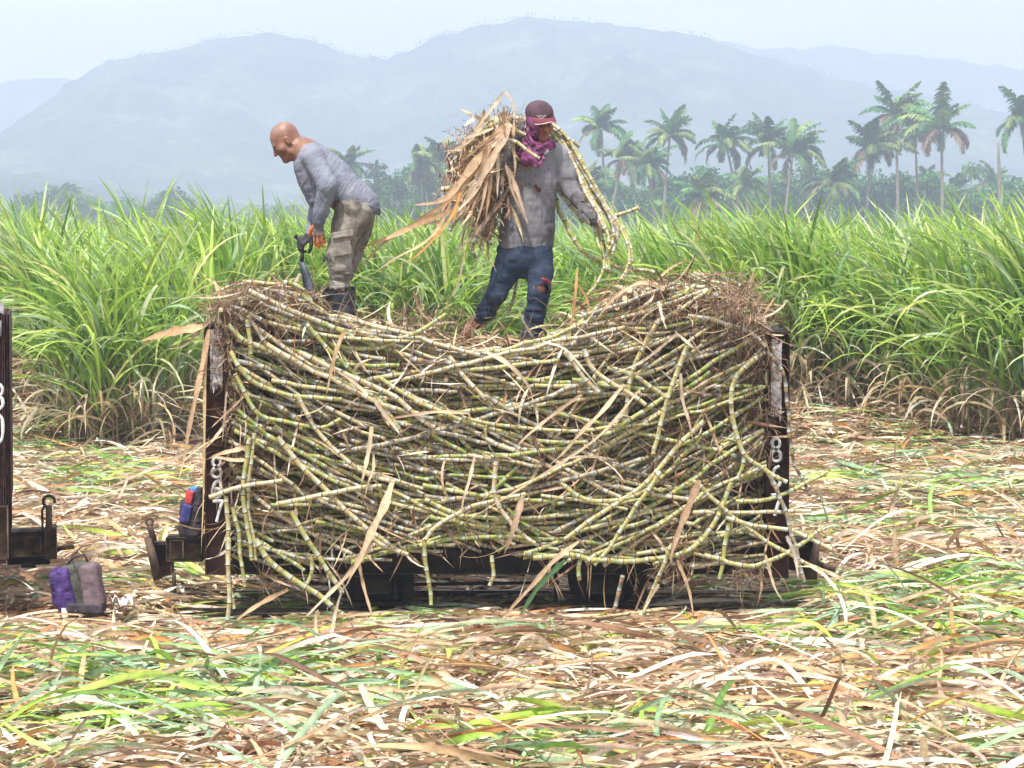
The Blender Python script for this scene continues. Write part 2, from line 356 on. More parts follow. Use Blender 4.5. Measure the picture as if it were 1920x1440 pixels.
def field_edge(x):       # where the standing cane begins, metres from the camera
    return 38.1 - 1.1 / (1 + np.exp(-(x - 3.2) * 2)) + 1.2 * np.sin(x * .55 + 1) + .9 * np.sin(x * 1.7) - 1.6 * np.exp(-((x + 4.9) / 1.6) ** 2) - 1.2 * np.exp(-((x - 5.2) / 1.5) ** 2)
def cane_plants(n, y0, y1, S, nl, seed, edge=False, h0=2.7, hv=.28, wide=.050):
    r = np.random.default_rng(seed); half = .19
    y = np.sqrt(r.uniform(y0 ** 2, y1 ** 2, n)); x = r.uniform(-1, 1, n) * half * y
    ok = y > field_edge(x) if not edge else np.ones(n, bool)
    if edge: y = field_edge(x) + np.abs(r.normal(0, .45, n)); ok = np.ones(n, bool)
    x, y = x[ok], y[ok]; n = len(x); z0 = gz(x, y)
    H = h0 + hv * fbm(x * .5, y * .22, 0, seed, 3) + r.normal(0, .1, n)
    hs = H * r.uniform(.42, .55, n)
    pi = np.repeat(np.arange(n), nl); m = len(pi); q = np.tile(np.arange(nl), n) / max(nl - 1, 1)      # 0 low .. 1 spindle
    base = np.stack([x[pi] + r.normal(0, .05, m), y[pi] + r.normal(0, .05, m), z0[pi] + .15 + (hs[pi] - .15) * q ** .8], -1)
    az = r.uniform(0, 2 * math.pi, m)
    top = q > .72
    az = np.where(top & (r.random(m) < .6), r.normal(math.pi * .95, .6, m), az)
    el = np.where(top, rad(84) - np.abs(r.normal(0, .08, m)), rad(78) - np.abs(r.normal(0, .2, m)))
    Lh = (H[pi] - base[:, 2] + z0[pi]); L = np.where(top, Lh * r.uniform(.95, 1.2, m), Lh * r.uniform(.75, 1.15, m)); L = np.clip(L, .6, 1.8)
    dr = np.where(top, r.uniform(.3, 1.6, m), r.uniform(1.1, 2.5, m))
    col = pal(GREEN, m, r); bl = r.random(m) < .14; col[bl] = pal(BLUEGREEN, bl.sum(), r)
    dy = ((q < .21) & (r.random(m) < .85)) | (r.random(m) < .02); col[dy] = pal(DRY[:4] + PALE * 2 + [(.55, .40, .22)], dy.sum(), r); pl_ = ~dy & (r.random(m) < .10); col[pl_] = pal([(.52, .62, .30), (.56, .64, .38), (.60, .62, .26)], pl_.sum(), r)
    L = np.where(dy, L * .7, L); dr = np.where(dy, r.uniform(1.6, 2.6, m), dr); el = np.where(dy, r.uniform(.6, 1.3, m), el)
    wd = wide * r.uniform(.7, 1.25, m)
    return blades(base, az, el, L, wd, dr, S, r.normal(0, .9, m), .3, col, 1.45, r.normal(-.1, .5, m)), (x, y, z0, hs)
GF = Geo()
for args in [dict(n=380, y0=37, y1=43, S=9, nl=16, seed=101, edge=True), dict(n=1700, y0=37, y1=50, S=8, nl=14, seed=102), dict(n=3000, y0=50, y1=80, S=6, nl=10, seed=103), dict(n=3800, y0=80, y1=190, S=5, nl=8, seed=104, wide=.06)]:
    (V, Q, C), (x, y, z0, hs) = cane_plants(**args); GF.add(V, Q, col=C)
    if args['y0'] < 50:      # the stalks themselves
        r = np.random.default_rng(args['seed'] + 50)
        for a in np.nonzero(y < 44)[0]:
            lean = r.normal(0, .08, 2)
            c = np.array([.38, .36, .16]) * r.uniform(.6, 1.1) if r.random() < .5 else np.array([.42, .33, .2]) * r.uniform(.6, 1.1)
            GF.tube([[x[a], y[a], z0[a] - .05], [x[a] + lean[0] * .5, y[a] + lean[1] * .5, z0[a] + hs[a] * .5], [x[a] + lean[0], y[a] + lean[1], z0[a] + hs[a]]], [.017, .015, .012], 5, False, col=c)
tag(GF.build('sugarcane_field', M_FIELD, smooth=True, origin=(0, 40, 0)), 'tall green standing sugarcane crop behind the cart', 'sugarcane', kind='stuff')

# ---- litter on the ground
gb = [(120, 1290, 1.0, .5), (330, 1270, .9, .3), (60, 1190, .5, .3), (200, 1370, .8, .3), (560, 1300, .6, .3), (1750, 925, 2.2, .9), (1560, 1000, 1.0, 1.2), (1640, 1130, 1.3, .7), (1350, 1200, .9, .35), (1480, 1230, .7, .3), (1300, 1360, .9, .4), (1420, 1400, .8, .3),
      (1780, 1200, .8, .4), (1880, 1120, .7, .6), (230, 900, 1.0, 1.4), (150, 850, .9, 1.2), (300, 950, .8, 1.0), (1300, 1095, .7, .5), (80, 1120, .5, .4), (1850, 990, 1.2, .8), (700, 1330, .5, .25), (1050, 1400, .5, .25)]
gbw = [(WG(a, b)[:2], c, d) for a, b, c, d in gb]
def greenness(x, y):
    v = .03 + .24 * np.clip(fbm(x * .9, y * .5, 0, 77, 3), -1, 1)
    for p, sx, sy in gbw: v = v + .42 * np.exp(-((x - p[0]) / sx) ** 2 - ((y - p[1]) / (sy * 1.3)) ** 2)
    return np.clip(v, .03, .86)
def litter(n, y0, y1, seed, kind, zt=.09):
    r = np.random.default_rng(seed); y = np.sqrt(r.uniform(y0 ** 2, y1 ** 2, n)); x = r.uniform(-1, 1, n) * .192 * y
    g = greenness(x, y); isg = r.random(n) < g; keep = isg if kind == 'green' else ~isg
    under = (y > 19.95) & (y < 21.9) & (x > -2.3) & (x < 2.0); keep &= ~(under & (r.random(n) < .82))     # under the cart the trash is sparse
    x, y = x[keep], y[keep]; n = len(x); low = np.where((y > 18.3) & (y < 22.2) & (x > -2.35) & (x < 2.05), .25, np.where((y > 18.6) & (y < 20.1) & (x < -2.3), .4, 1.0))
    short = r.random(n) < (.55 if kind == 'green' else .76)
    L = np.where(short, r.uniform(.08, .35, n), r.uniform(.35, .95, n)); wd = np.where(short, r.uniform(.009, .034, n), r.uniform(.016, .044, n))
    az0 = r.uniform(0, 2 * math.pi, n); flat = .5 * fbm(x * .7, y * .5, 0, 5, 2); az = np.where(r.random(n) < .20, flat + r.normal(0, .55, n) + math.pi * (r.random(n) < .5), az0)
    el = np.abs(r.normal(.08, .22, n)) * low; dr = el * r.uniform(1.2, 2.6, n) + r.normal(0, .25, n) * np.where(short, .8, .4) * low; up = (r.random(n) < .018) & (low > .5)
    up |= (y > 36.3) & (r.random(n) < .38)
    far = y > 35; el = np.where(up, r.uniform(.5, 1.35, n), el); dr = np.where(up, r.uniform(.5, 1.9, n), dr); L = np.where(up, np.where(far, L * .9, L * .5), L)
    base = np.stack([x, y, gz(x, y) + r.random(n) ** 1.3 * zt * low + .004 + np.where(y > 35, .1 * r.random(n), 0)], -1)
    base[:, :2] -= np.stack([np.cos(az), np.sin(az)], -1) * (L / 2)[:, None]
    if kind == 'green':
        col = pal(GREEN, n, r); b = r.random(n) < .5; col[b] = pal(BLUEGREEN, b.sum(), r); ye = r.random(n) < .03; col[ye] = pal([(.55, .48, .06), (.6, .5, .12)], ye.sum(), r)
    else:
        col = pal(DRY, n, r); b = r.random(n) < .30; col[b] = pal(PALE, b.sum(), r, .08); b = r.random(n) < .07; col[b] = pal(ORANGE, b.sum(), r)
    return blades(base, az, el, L, wd, dr, 6, r.normal(0, 1.6, n), r.uniform(-.4, .7, n), col, np.where(r.random(n) < .4, r.uniform(3, 7, n), 1.1)[:, None], r.normal(0, .5, n), tip=.36, basew=.7)
for kind, nm, lab in (('dry', 'dry_leaf_litter', 'dry tan and white cane leaves strewn over the ground'), ('green', 'green_leaf_litter', 'fresh green cane tops and leaves strewn over the ground')):
    G = Geo(); 
    for a in ((33000, 13.2, 24, 201), (27000, 24, 41.5, 202), (20000, 35.2, 40.0, 203), (2600, 19.7, 22.2, 204)): G.add(*[None, None][:0], *(lambda q: (q[0], q[1]))(lt := litter(*a, kind, .16 if a[3] == 204 else .10 if a[1] < 30 else .22)), col=lt[2])
    tag(G.build(nm, M_LITTER, smooth=True, origin=(0, 20, 0)), lab, 'dry leaves' if kind == 'dry' else 'green leaves', kind='stuff')

# ---- trees
M_PALM = mat_leaf('palm_frond', .25, .5, .3, .3, .8); M_TREE = mat_leaf('tree_foliage', .2, .6, .3, .2, .6)
M_TRUNK = mat_simple('palm_trunk', (.16, .13, .10), (.32, .28, .23), 3, .9, .4, .05, stretch=(1, 1, 6))
def palm(cx, cy, d, size, seed, lean=0.0, label='', tone=1.0, dead=0.0, wind=-.95, base_py=None):
    r = np.random.default_rng(seed); c = W(cx, cy, d); b = np.array([c[0] + lean * 2.2, c[1], -.1]); root = empty('palm_tree', b, label, 'palm', 'palms beyond the cane field')
    t = np.linspace(0, 1, 9); P = b[None] + (c - b)[None] * np.stack([t ** 1.6, t, t], 1); g = Geo(); g.tube(P, np.linspace(.24, .13, 9) * (size ** .3), 7); g.build('trunk', M_TRUNK, root, True)
    size *= 1.22; nf = int(26 + r.integers(0, 6)); G = Geo(); az = r.uniform(0, 2 * math.pi, nf); q = np.linspace(0, 1, nf)
    az = az + .45 * wind * -np.sin(az - math.pi)          # fronds swept by the wind
    el = 1.45 - 1.6 * q + r.normal(0, .12, nf); dr = .95 + .95 * q + r.normal(0, .2, nf); Lf = size * 3.9 * r.uniform(.78, 1.08, nf)
    miss = r.uniform(0, 6.28); keepf = (np.cos(az - miss) < .82) | (r.random(nf) < .45); az, el, dr, Lf, q = az[keepf], el[keepf], dr[keepf], Lf[keepf], q[keepf]; nf = len(az); Lf = Lf * r.uniform(.7, 1.08, nf); St = 15; tt = np.linspace(0, 1, St + 1)[None]; e = el[:, None] - dr[:, None] * tt ** 1.3; a = az[:, None] + r.normal(0, .25, (nf, 1)) * tt
    D = np.stack([np.cos(e) * np.cos(a), np.cos(e) * np.sin(a), np.sin(e)], -1); P = np.cumsum(D * (Lf[:, None, None] / St), 1) + c + np.array([0, 0, .1])
    side = np.stack([-np.sin(a), np.cos(a), np.zeros_like(a)], -1); colf = pal([(.08, .20, .05), (.11, .25, .06), (.06, .16, .05), (.20, .28, .07)], nf, r, .2) * tone
    old = q > .9; colf[old] = pal([(.24, .17, .09), (.20, .19, .07)], old.sum(), r)
    if dead > 0:
        dd = r.random(nf) < dead; colf[dd & (q > .6)] = (.20, .13, .09)
    for k in range(nf):
        w = .06; A = P[k, :-1]; B = P[k, 1:]; s = side[k, :-1] * .035
        n = St; VV = np.stack([A - s, A + s, B + s, B - s], 1).reshape(-1, 3); G.add(VV, np.arange(n * 4).reshape(-1, 4), col=colf[k] * 1.3)
        for sg in (-1, 1):
            for off in (0, .5):
                A = P[k, :-1] * (1 - off) + P[k, 1:] * off; n = len(A); tq = (np.arange(n) + off) / n
                ll = size * .95 * np.sin(math.pi * np.clip(tq * .86 + .1, 0, 1)) ** .7 * r.uniform(.8, 1.15, n)
                dv = side[k, :-1] * sg * .75 + D[k, :-1] * .55 + np.array([wind * .18, 0, -.35]) + r.normal(0, .12, (n, 3)); dv /= np.linalg.norm(dv, axis=1, keepdims=True)
                mid = A + dv * (ll * .5)[:, None]; dv2 = dv + np.array([0, 0, -.7]); dv2 /= np.linalg.norm(dv2, axis=1, keepdims=True); tip = mid + dv2 * (ll * .5)[:, None]
                wv = D[k, :-1] * .10 * size; VV = np.stack([A - wv, A + wv, mid + wv * .9, mid - wv * .9, tip], 1).reshape(-1, 3); kk = np.arange(n)[:, None] * 5
                G.add(VV, np.hstack([kk, kk + 1, kk + 2, kk + 3]), np.hstack([kk + 3, kk + 2, kk + 4]), col=np.repeat(np.clip(colf[k][None] * r.uniform(.75, 1.3, (n, 1)), 0, 1), 5, 0))
    G.build('crown', M_PALM, root, False)
    return root
PL = [  # crown centre in the photo, distance, size, lean, tone, label
 (1127, 243, 360, .95, .3, 1.0, 'leftmost of the tall palms right of the walking man, slim straight trunk'),
 (1168, 300, 345, .9, -.8, .9, 'shorter palm with a drooping crown just right of the leftmost tall palm'),
 (1213, 312, 335, .85, .5, .95, 'low shaggy palm between two taller ones, behind the tip of the carried canes'),
 (1256, 256, 365, .95, -.4, 1.0, 'tall palm with an open star shaped crown and hanging dead fronds'),
 (1361, 272, 350, .95, .9, 1.0, 'tall palm with a dense pointed crown standing alone in the middle of the row'),
 (1440, 274, 352, .95, .2, .95, 'left one of the pair of touching palms in the middle of the row'),
 (1487, 290, 345, 1.0, -.5, 1.1, 'right one of the pair of touching palms, crown lower and yellowish'),
 (1634, 282, 340, 1.1, -.3, .8, 'dark palm with a skirt of dead brown fronds'),
 (1679, 218, 350, 1.05, .2, .95, 'tallest palm of the row with a bluish green crown'),
 (1716, 255, 355, .9, .2, 1.2, 'yellowish palm squeezed between the tallest palm and the broad golden one'),
 (1765, 246, 338, 1.15, .1, 1.25, 'broad palm with golden green fronds and a spiky right side'),
 (1915, 230, 340, 1.15, .6, 1.0, 'palm cut off by the right edge of the photo'),
 (1864, 345, 420, .85, .3, .9, 'distant thin palm beside the bare pole like trunk'),
 (1740, 340, 430, .75, .2, .9, 'small distant palm low behind the broad golden palm'),
 (1318, 372, 300, .95, .3, 1.0, 'very low palm rising just over the cane, below the tall palm with dense crown'),
 (1395, 350, 330, .8, .4, .9, 'low palm at the left foot of the pair of touching palms'),
 (1560, 345, 330, .9, -.4, .9, 'low palm in the gap left of the dark palm with dead fronds'),
 (1100, 360, 320, .85, .3, .95, 'low palm behind the gloved hand of the walking man'),
 (655, 312, 380, .8, .3, .85, 'palm behind the back of the bending man'),
 (788, 316, 380, .9, .2, 1.0, 'palm left of the carried bundle, rising over low trees'),
 (826, 306, 375, .95, .2, 1.0, 'palm partly hidden by the dry leaves of the carried bundle'),
 (112, 372, 520, 1.0, .2, .8, 'far small palm above the cane at the left edge of the photo')]
for k, (cx, cy, d, s, ln, tone, lab) in enumerate(PL): palm(cx, cy, d, s, 300 + k, ln, lab, tone, .6 if k == 7 else .15)
def broad(px, topy, d, wpx, seed, label, tone=1.0, name='broadleaf_tree', airy=.5, boty=None):
    r = np.random.default_rng(seed); top = W(px, topy, d); rw = wpx / F_PX * d / 2; h = top[2]; b = np.array([top[0], d, -.1]); root = empty(name, b, label, 'tree', 'trees beyond the cane field')
    g = Geo(); ch = max(h * .86, 1.5); cz = h - ch / 2
    fork = np.array([b[0] + r.normal(0, .2), d, max(h * .35, .8)]); g.tube([b, (b + fork) / 2 + np.array([.08, 0, 0]), fork], [.3, .24, .18], 7)
    cl = []
    for q in range(int(9 + 10 * min(rw / 5, 1.5))):
        p = r.normal(0, 1, 3); p /= np.linalg.norm(p); rr = r.random() ** .4
        c = np.array([b[0] + p[0] * rw * .8 * rr, d + p[1] * rw * .6 * rr, cz + p[2] * ch * .40 * rr]); cl.append(c)
        if q < 8: g.tube([fork, (fork + c) / 2 + r.normal(0, .2, 3), c], [.12, .07, .03], 5)
    g.build('trunk', M_TRUNK, root, True); G = Geo()
    for c in cl:
        n = 300; s = rw * r.uniform(.32, .52); P = r.normal(0, 1, (n, 3)); P /= np.linalg.norm(P, axis=1, keepdims=True); P *= (r.random((n, 1)) ** airy) * np.array([s, s, s * .75]); P += c
        U = r.normal(0, 1, (n, 2, 3)) * .17 * (1 + rw * .05); VV = np.stack([P, P + U[:, 0], P + U[:, 0] + U[:, 1], P + U[:, 1]], 1).reshape(-1, 3)
        cc = pal([(.045, .15, .03), (.07, .21, .04), (.11, .24, .06)], 1, r)[0] * tone
        G.add(VV, np.arange(n * 4).reshape(-1, 4), col=np.repeat(np.clip(cc[None] * r.uniform(.6, 1.4, (n, 1)), 0, 1), 4, 0))
    G.build('crown', M_TREE, root, False); return root
BT = [(335, 345, 480, 66, 'rounded lone tree rising over the cane at the left'), (300, 372, 500, 50, 'small tree at the left foot of the rounded lone tree'), (110, 356, 520, 90, 'wide tree clump over the cane near the left edge'), (60, 372, 520, 80, 'tree over the cane nearest the left edge'), (165, 366, 520, 60, 'tree at the right of the wide clump near the left edge'), (232, 378, 540, 60, 'low tree between the wide clump and the lone tree'), (395, 388, 540, 70, 'low bush right of the rounded lone tree'), (520, 392, 560, 90, 'low bush left of the bending man'),
 (640, 360, 400, 70, 'bush behind the hips of the bending man'), (715, 350, 390, 80, 'tree low behind the palms between the two men'), (770, 345, 390, 80, 'tree below the palm left of the bundle'), (830, 340, 385, 90, 'dark tree behind the dry leaves of the bundle'), (890, 352, 385, 70, 'tree hidden behind the carried bundle'), (1075, 350, 380, 80, 'tree behind the arm of the walking man'), (1130, 352, 372, 80, 'bush under the leftmost tall palm'), (1195, 345, 380, 90, 'bush under the low shaggy palm'),
 (1262, 338, 370, 90, 'round bush under the open star shaped palm'), (1330, 322, 380, 80, 'tall bush left of the palm with the dense pointed crown'), (1395, 330, 385, 90, 'bush between the dense palm and the pair of palms'), (1450, 342, 370, 90, 'bush under the pair of touching palms'), (1520, 322, 375, 90, 'tree right of the pair of touching palms'), (1575, 312, 390, 60, 'airy tree left of the dark palm'), (1610, 335, 370, 90, 'bush under the dark palm'), (1690, 336, 372, 90, 'bush under the tallest palm'),
 (1762, 330, 372, 90, 'bush under the broad golden palm'), (1822, 322, 385, 70, 'tree between the golden palm and the bare pole'), (1880, 345, 375, 90, 'bush at the foot of the bare pole'), (1930, 352, 370, 80, 'bush at the right edge under the cut off palm')]
for k, (px, ty, d, w, lab) in enumerate(BT): broad(px, ty - (20 if px > 1000 else 44 if 700 < px < 900 else 8), d, w * 1.4, 500 + k, lab, r_tone := (.85 + .3 * ((k * 37) % 10) / 10), airy=.45)
b = W(1873, 430, 345); tp = W(1873, 266, 345); g = Geo(); t = np.linspace(0, 1, 8)[:, None]; bb = np.array([b[0], b[1], -.1])
g.tube(bb + (tp - bb) * t + np.stack([.12 * np.sin(t[:, 0] * 4), t[:, 0] * 0, t[:, 0] * 0], 1), np.linspace(.26, .17, 8), 8)
r0 = empty('dead_palm_trunk', bb, 'bare headless palm trunk standing like a pole near the right edge', 'dead palm'); g.build('trunk', M_TRUNK, r0, True)

# ---- haze
me = Geo(); me.box(np.array([-3000., -40, -1.2]), np.array([3000., 2700., 165.]))
mh, th, oh = nmat('haze_air'); pv = th.nodes.new('ShaderNodeVolumePrincipled'); pv.inputs['Density'].default_value = HAZE_DENS; pv.inputs['Color'].default_value = (.66, .785, 1.0, 1); pv.inputs['Anisotropy'].default_value = 0.1
th.links.new(pv.outputs['Volume'], oh.inputs['Volume'])
hz = me.build('haze', mh); tag(hz, 'pale blue haze in the air', 'haze', kind='stuff')
# ---------------------------------------------------------------- cane carts and track
CY0, CY1 = 20.0, 21.5               # front and back of the cart
def mat_steel():
    m, t, o = nmat('rusty_steel'); n = noise(t, 9, 7, .7); n2 = noise(t, 60, 4, .7)
    r = ramp(t, [(.3, (.012, .008, .009)), (.48, (.045, .018, .017)), (.6, (.085, .034, .024)), (.7, (.19, .10, .06))]); t.links.new(n.outputs['Fac'], r.inputs['Fac'])
    finish(t, o, r.outputs['Color'], .72, n2.outputs['Fac'], .35, .004, .3); return m
M_STEEL = mat_steel()
M_DARK = mat_simple('greasy_black_steel', (.006, .006, .007), (.03, .024, .022), 12, .55, .3, .004, .4)
M_OLDSTEEL = mat_simple('worn_brown_steel', (.035, .025, .02), (.13, .085, .06), 14, .7, .5, .006, .3)
M_RAIL = mat_simple('rail_steel', (.05, .03, .022), (.14, .10, .08), 20, .5, .2, .003, .5)
M_WHITE = mat_simple('brushed_white_digits', (.42, .42, .42), (.70, .70, .71), 30, .8, .2, .002, .2, lo=.3, hi=.55)
def mat_whitepaint():
    m, t, o = nmat('chipped_white_paint'); n = noise(t, 38, 6, .75); n2 = noise(t, 5, 4, .6, stretch=(2, 2, .6))
    s = mth(t, 'ADD', mth(t, 'MULTIPLY', n.outputs['Fac'], .65), mth(t, 'MULTIPLY', n2.outputs['Fac'], .35))
    r = ramp(t, [(.47, (.48, .47, .50)), (.515, (.40, .36, .35)), (.55, (.12, .05, .03))]); t.links.new(s, r.inputs['Fac'])
    finish(t, o, r.outputs['Color'], .7, n.outputs['Fac'], .3, .003, .3); return m
M_PAINT = mat_whitepaint()
M_YEL = mat_simple('yellow_paint_mark', (.55, .38, .02), (.12, .06, .02), 30, .7, .2, .002, .3)

GLY = {'8': [[(.5, .52), (.22, .64), (.2, .85), (.5, .97), (.8, .85), (.78, .64), (.5, .52), (.15, .36), (.15, .12), (.5, .02), (.85, .12), (.85, .36), (.5, .52)]],
       '6': [[(.80, .95), (.42, .84), (.18, .5), (.15, .22), (.45, .02), (.8, .14), (.82, .38), (.5, .52), (.2, .36)]],
       '7': [[(.12, .95), (.88, .97), (.62, .5), (.42, .02)]],
       '3': [[(.15, .88), (.5, .98), (.82, .82), (.72, .6), (.42, .52), (.78, .42), (.85, .18), (.5, .02), (.12, .12)]],
       '0': [[(.5, .98), (.15, .8), (.12, .25), (.5, .02), (.86, .22), (.86, .78), (.5, .98)]]}
def digit(name, ch, px0, px1, py0, py1, Y, parent, off=.004, w=.021):
    """hand brushed numeral, a thin coat of paint proud of the post"""
    G = Geo()
    for st in GLY[ch]:
        P = np.array([W(px0 + (px1 - px0) * a, py1 + (py0 - py1) * b, Y - off) for a, b in st]); C = spline(P, .006) if ch != '7' else np.vstack([np.linspace(P[q], P[q + 1], 8, endpoint=q == len(P) - 2) for q in range(len(P) - 1)])
        T = np.gradient(C, axis=0); T /= np.linalg.norm(T, axis=1, keepdims=True); s = np.cross(T, [0, -1, 0]); n = len(C); ww = w * (1 + .12 * np.sin(np.arange(n) * .25 + px0)) * .5
        for q in range(n): ww = ww
        A = C + s * ww[:, None]; B = C - s * ww[:, None]; d = np.array([0, .003, 0]); VV = np.stack([A, B, A + d, B + d], 1).reshape(-1, 3); k = np.arange(n - 1)[:, None] * 4
        G.add(VV, np.vstack([np.hstack([k, k + 4, k + 5, k + 1]), np.hstack([k + 2, k + 3, k + 7, k + 6]), np.hstack([k, k + 2, k + 6, k + 4]), np.hstack([k + 1, k + 5, k + 7, k + 3])]))
    o = G.build(name, M_WHITE, parent); return o
def end_frame(cart, pxa, pxb, pyt, pyb, inner):
    """upright end wall: channel posts front and back, plate and ribs between them, cap on top"""
    a = W(pxa, pyt, CY0); b = W(pxb, pyb, CY0); x0, x1, z1, z0 = a[0], b[0], a[2], b[2]; m = .012
    G = Geo()
    G.box((x0, CY0, z0), (x1, CY0 + .014, z1), .003)                        # front face of the channel
    G.box((x0, CY0 + .0142, z0), (x0 + m, CY0 + .11, z1), .002); G.box((x1 - m, CY0 + .0142, z0), (x1, CY0 + .11, z1), .002)
    ex = x1 if inner < 0 else x0
    G.box((ex - .006, CY0 - .016, z0), (ex + .006, CY0 - .0005, z1 - .02), .002)   # raised edge strip
    p = G.build('corner_post', M_STEEL, cart); G = Geo()
    G.box((x0, CY1 - .014, z0), (x1, CY1, z1), .003); G.box((x0, CY1 - .11, z0), (x0 + m, CY1 - .0142, z1), .002); G.box((x1 - m, CY1 - .11, z0), (x1, CY1 - .0142, z1), .002)
    p = G.build('corner_post', M_STEEL, cart)
    G = Geo(); xm = (x0 + x1) / 2; G.box((xm - .008, CY0 + .112, z0), (xm + .008, CY1 - .112, z1 - .05))
    for q in range(5):
        zz = z0 + (z1 - z0) * (q + .5) / 5; G.box((xm - .045, CY0 + .115, zz), (xm + .045, CY1 - .115, zz + .04), .004)
    G.build('end_wall', M_STEEL, cart)
    G = Geo(); G.box((x0 - .012, CY0 - .01, z1 + .001), (x1 + .012, CY1 + .01, z1 + .018), .004); G.build('top_cap', M_OLDSTEEL, cart)
    return x0, x1, z0, z1
cart = empty('cane_cart', (W(930, 1100, 20.75)[0], 20.75, 0), 'dark rusty rail cart heaped with cane, the two men standing on top', 'cane cart', 'sugar cane rail carts')
lx = end_frame(cart, 384, 424, 613, 1078, 1); rx = end_frame(cart, 1438, 1477, 626, 1084, -1)
def paint(pxa, pxb, pya, pyb, Y, seed, parent):
    r = np.random.default_rng(seed); n = 26; zs = np.linspace(0, 1, n); G = Geo()
    top = [W(pxa, pya, Y)[2], W(pxa, pyb, Y)[2]]; xa, xb = W(pxa, pya, Y)[0], W(pxb, pya, Y)[0]; z = top[0] + (top[1] - top[0]) * zs
    cols = 9; V = []
    for q in range(n):
        for k in range(cols):
            u = k / (cols - 1); zz = z[q] - (q == n - 1) * abs(r.normal(0, .035)); xx = xa + (xb - xa) * u + (r.normal(0, .0012) if k in (0, cols - 1) else 0); V.append([xx, Y - .0025, zz])
    i, j = np.meshgrid(np.arange(n - 1), np.arange(cols - 1), indexing='ij'); k = i * cols + j
    G.add(V, np.stack([k, k + cols, k + cols + 1, k + 1], -1).reshape(-1, 4)); G.build('white_paint', M_PAINT, parent)
paint(394, 417, 618, 722, CY0, 1, cart); paint(1446, 1466, 636, 770, CY0, 2, cart)
G = Geo(); a = W(1431, 628, CY0 - .006); b = W(1437.5, 645, CY0 - .006); G.box(a - [0, .004, 0], b, .001); G.build('yellow_mark', M_YEL, cart)
for ch, x0_, x1_, y0_, y1_ in (('8', 395, 417, 857, 896), ('6', 395, 417, 899, 934), ('7', 396, 420, 938, 979)): digit('painted_digit', ch, x0_, x1_, y0_, y1_, CY0, cart)
for ch, x0_, x1_, y0_, y1_ in (('8', 1444, 1466, 820, 866), ('6', 1444, 1466, 872, 914), ('7', 1442, 1468, 926, 968)): digit('painted_digit', ch, x0_, x1_, y0_, y1_, CY0, cart)
zt = W(0, 1036, CY0)[2]; zb = W(0, 1077, CY0)[2]
G = Geo(); G.box((lx[1] + .001, CY0 + .02, zb), (rx[0] - .001, CY0 + .05, zt), .003); G.box((lx[1] + .001, CY0 + .0, zt - .012), (rx[0] - .001, CY0 + .019, zt), .002); G.box((lx[1] + .001, CY0 + .0, zb), (rx[0] - .001, CY0 + .019, zb + .012), .002)
G.box((lx[1] + .001, CY1 - .05, zb), (rx[0] - .001, CY1 - .02, zt), .003)
for q in range(7):
    xx = lx[1] + .25 + q * .55; G.box((xx, CY0 + .051, zb + .02), (xx + .05, CY1 - .051, zt - .02))
G.box((lx[0], CY0 + .3, zb + .01), (lx[0] + .1, CY1 - .3, zt), .004) if False else None
G.build('side_beam', M_DARK, cart)
G = Geo(); G.box((lx[1] + .001, CY0 + .012, zt + .001), (rx[0] - .001, CY1 - .012, zt + .013)); G.build('floor_plate', M_DARK, cart)
zr = .025
def cyl(g, c, ax, r0, L_, n=28, **A):
    ax = np.array(ax, float); p = np.array([c - ax * L_ / 2, c + ax * L_ / 2]); g.tube(p, r0, n, True, **A)
for pxw in (642, 768, 1052, 1206):
    pass
for pc, sgn in ((706, 0), (1130, 1)):
    xw = W(pc, 1100, CY0 + .1)[0]
    for yw in (CY0 + .25, CY1 - .25):
        w = Geo(); cyl(w, np.array([xw, yw, zr + .205]), (0, 1, 0), .205, .085, 36); o = w.build('wheel', M_DARK, cart)
        w = Geo(); cyl(w, np.array([xw, yw + (.05 if yw < 20.7 else -.05), zr + .205]), (0, 1, 0), .235, .02, 36); w.build('flange', M_DARK, o)
        w = Geo(); cyl(w, np.array([xw, yw + (-.055 if yw < 20.7 else .055), zr + .205]), (0, 1, 0), .06, .05, 18); w.build('hub', M_DARK, o)
    w = Geo(); cyl(w, np.array([xw, 20.75, zr + .205]), (0, 1, 0), .04, .7, 14); w.build('axle', M_DARK, cart)
    # axle guard in front of the wheel: plates, box, spring leaves, keep bar
    w = Geo(); hw = .235 if not sgn else .285
    for sx in (-1, 1):
        w.box((xw + sx * hw - .05, CY0 + .11, zr + .06), (xw + sx * hw + .02 * sx, CY0 + .17, zb - .001), .004)
        w.box((xw + sx * .13 - .015, CY0 + .10, zr + .08), (xw + sx * .13 + .015, CY0 + .19, zb - .001), .003)
    w.box((xw - .10, CY0 + .06, zr + .12), (xw + .10, CY0 + .22, zr + .23), .01)
    for q in range(4): w.box((xw - .10 - .035 * q, CY0 + .10, zr + .232 + .014 * q), (xw + .10 + .035 * q, CY0 + .18, zr + .244 + .014 * q), .002)
    w.box((xw - hw, CY0 + .115, zr + .035), (xw + hw, CY0 + .165, zr + .058), .004)
    w.build('axle_guard', M_DARK, cart)
# brake rod and hanger under the floor
w = Geo(); w.tube([W(560, 1090, CY0 + .5), W(640, 1098, CY0 + .5), W(900, 1094, CY0 + .5), W(1050, 1092, CY0 + .5)], .012, 8); w.build('brake_rod', M_DARK, cart)
w = Geo(); w.box(W(912, 1078, CY0 + .48), W(930, 1118, CY0 + .52), .004); w.tube([W(1210, 1082, CY0 + .3), W(1245, 1100, CY0 + .3), W(1290, 1080, CY0 + .3)], .016, 8); w.build('brake_hanger', M_DARK, cart)

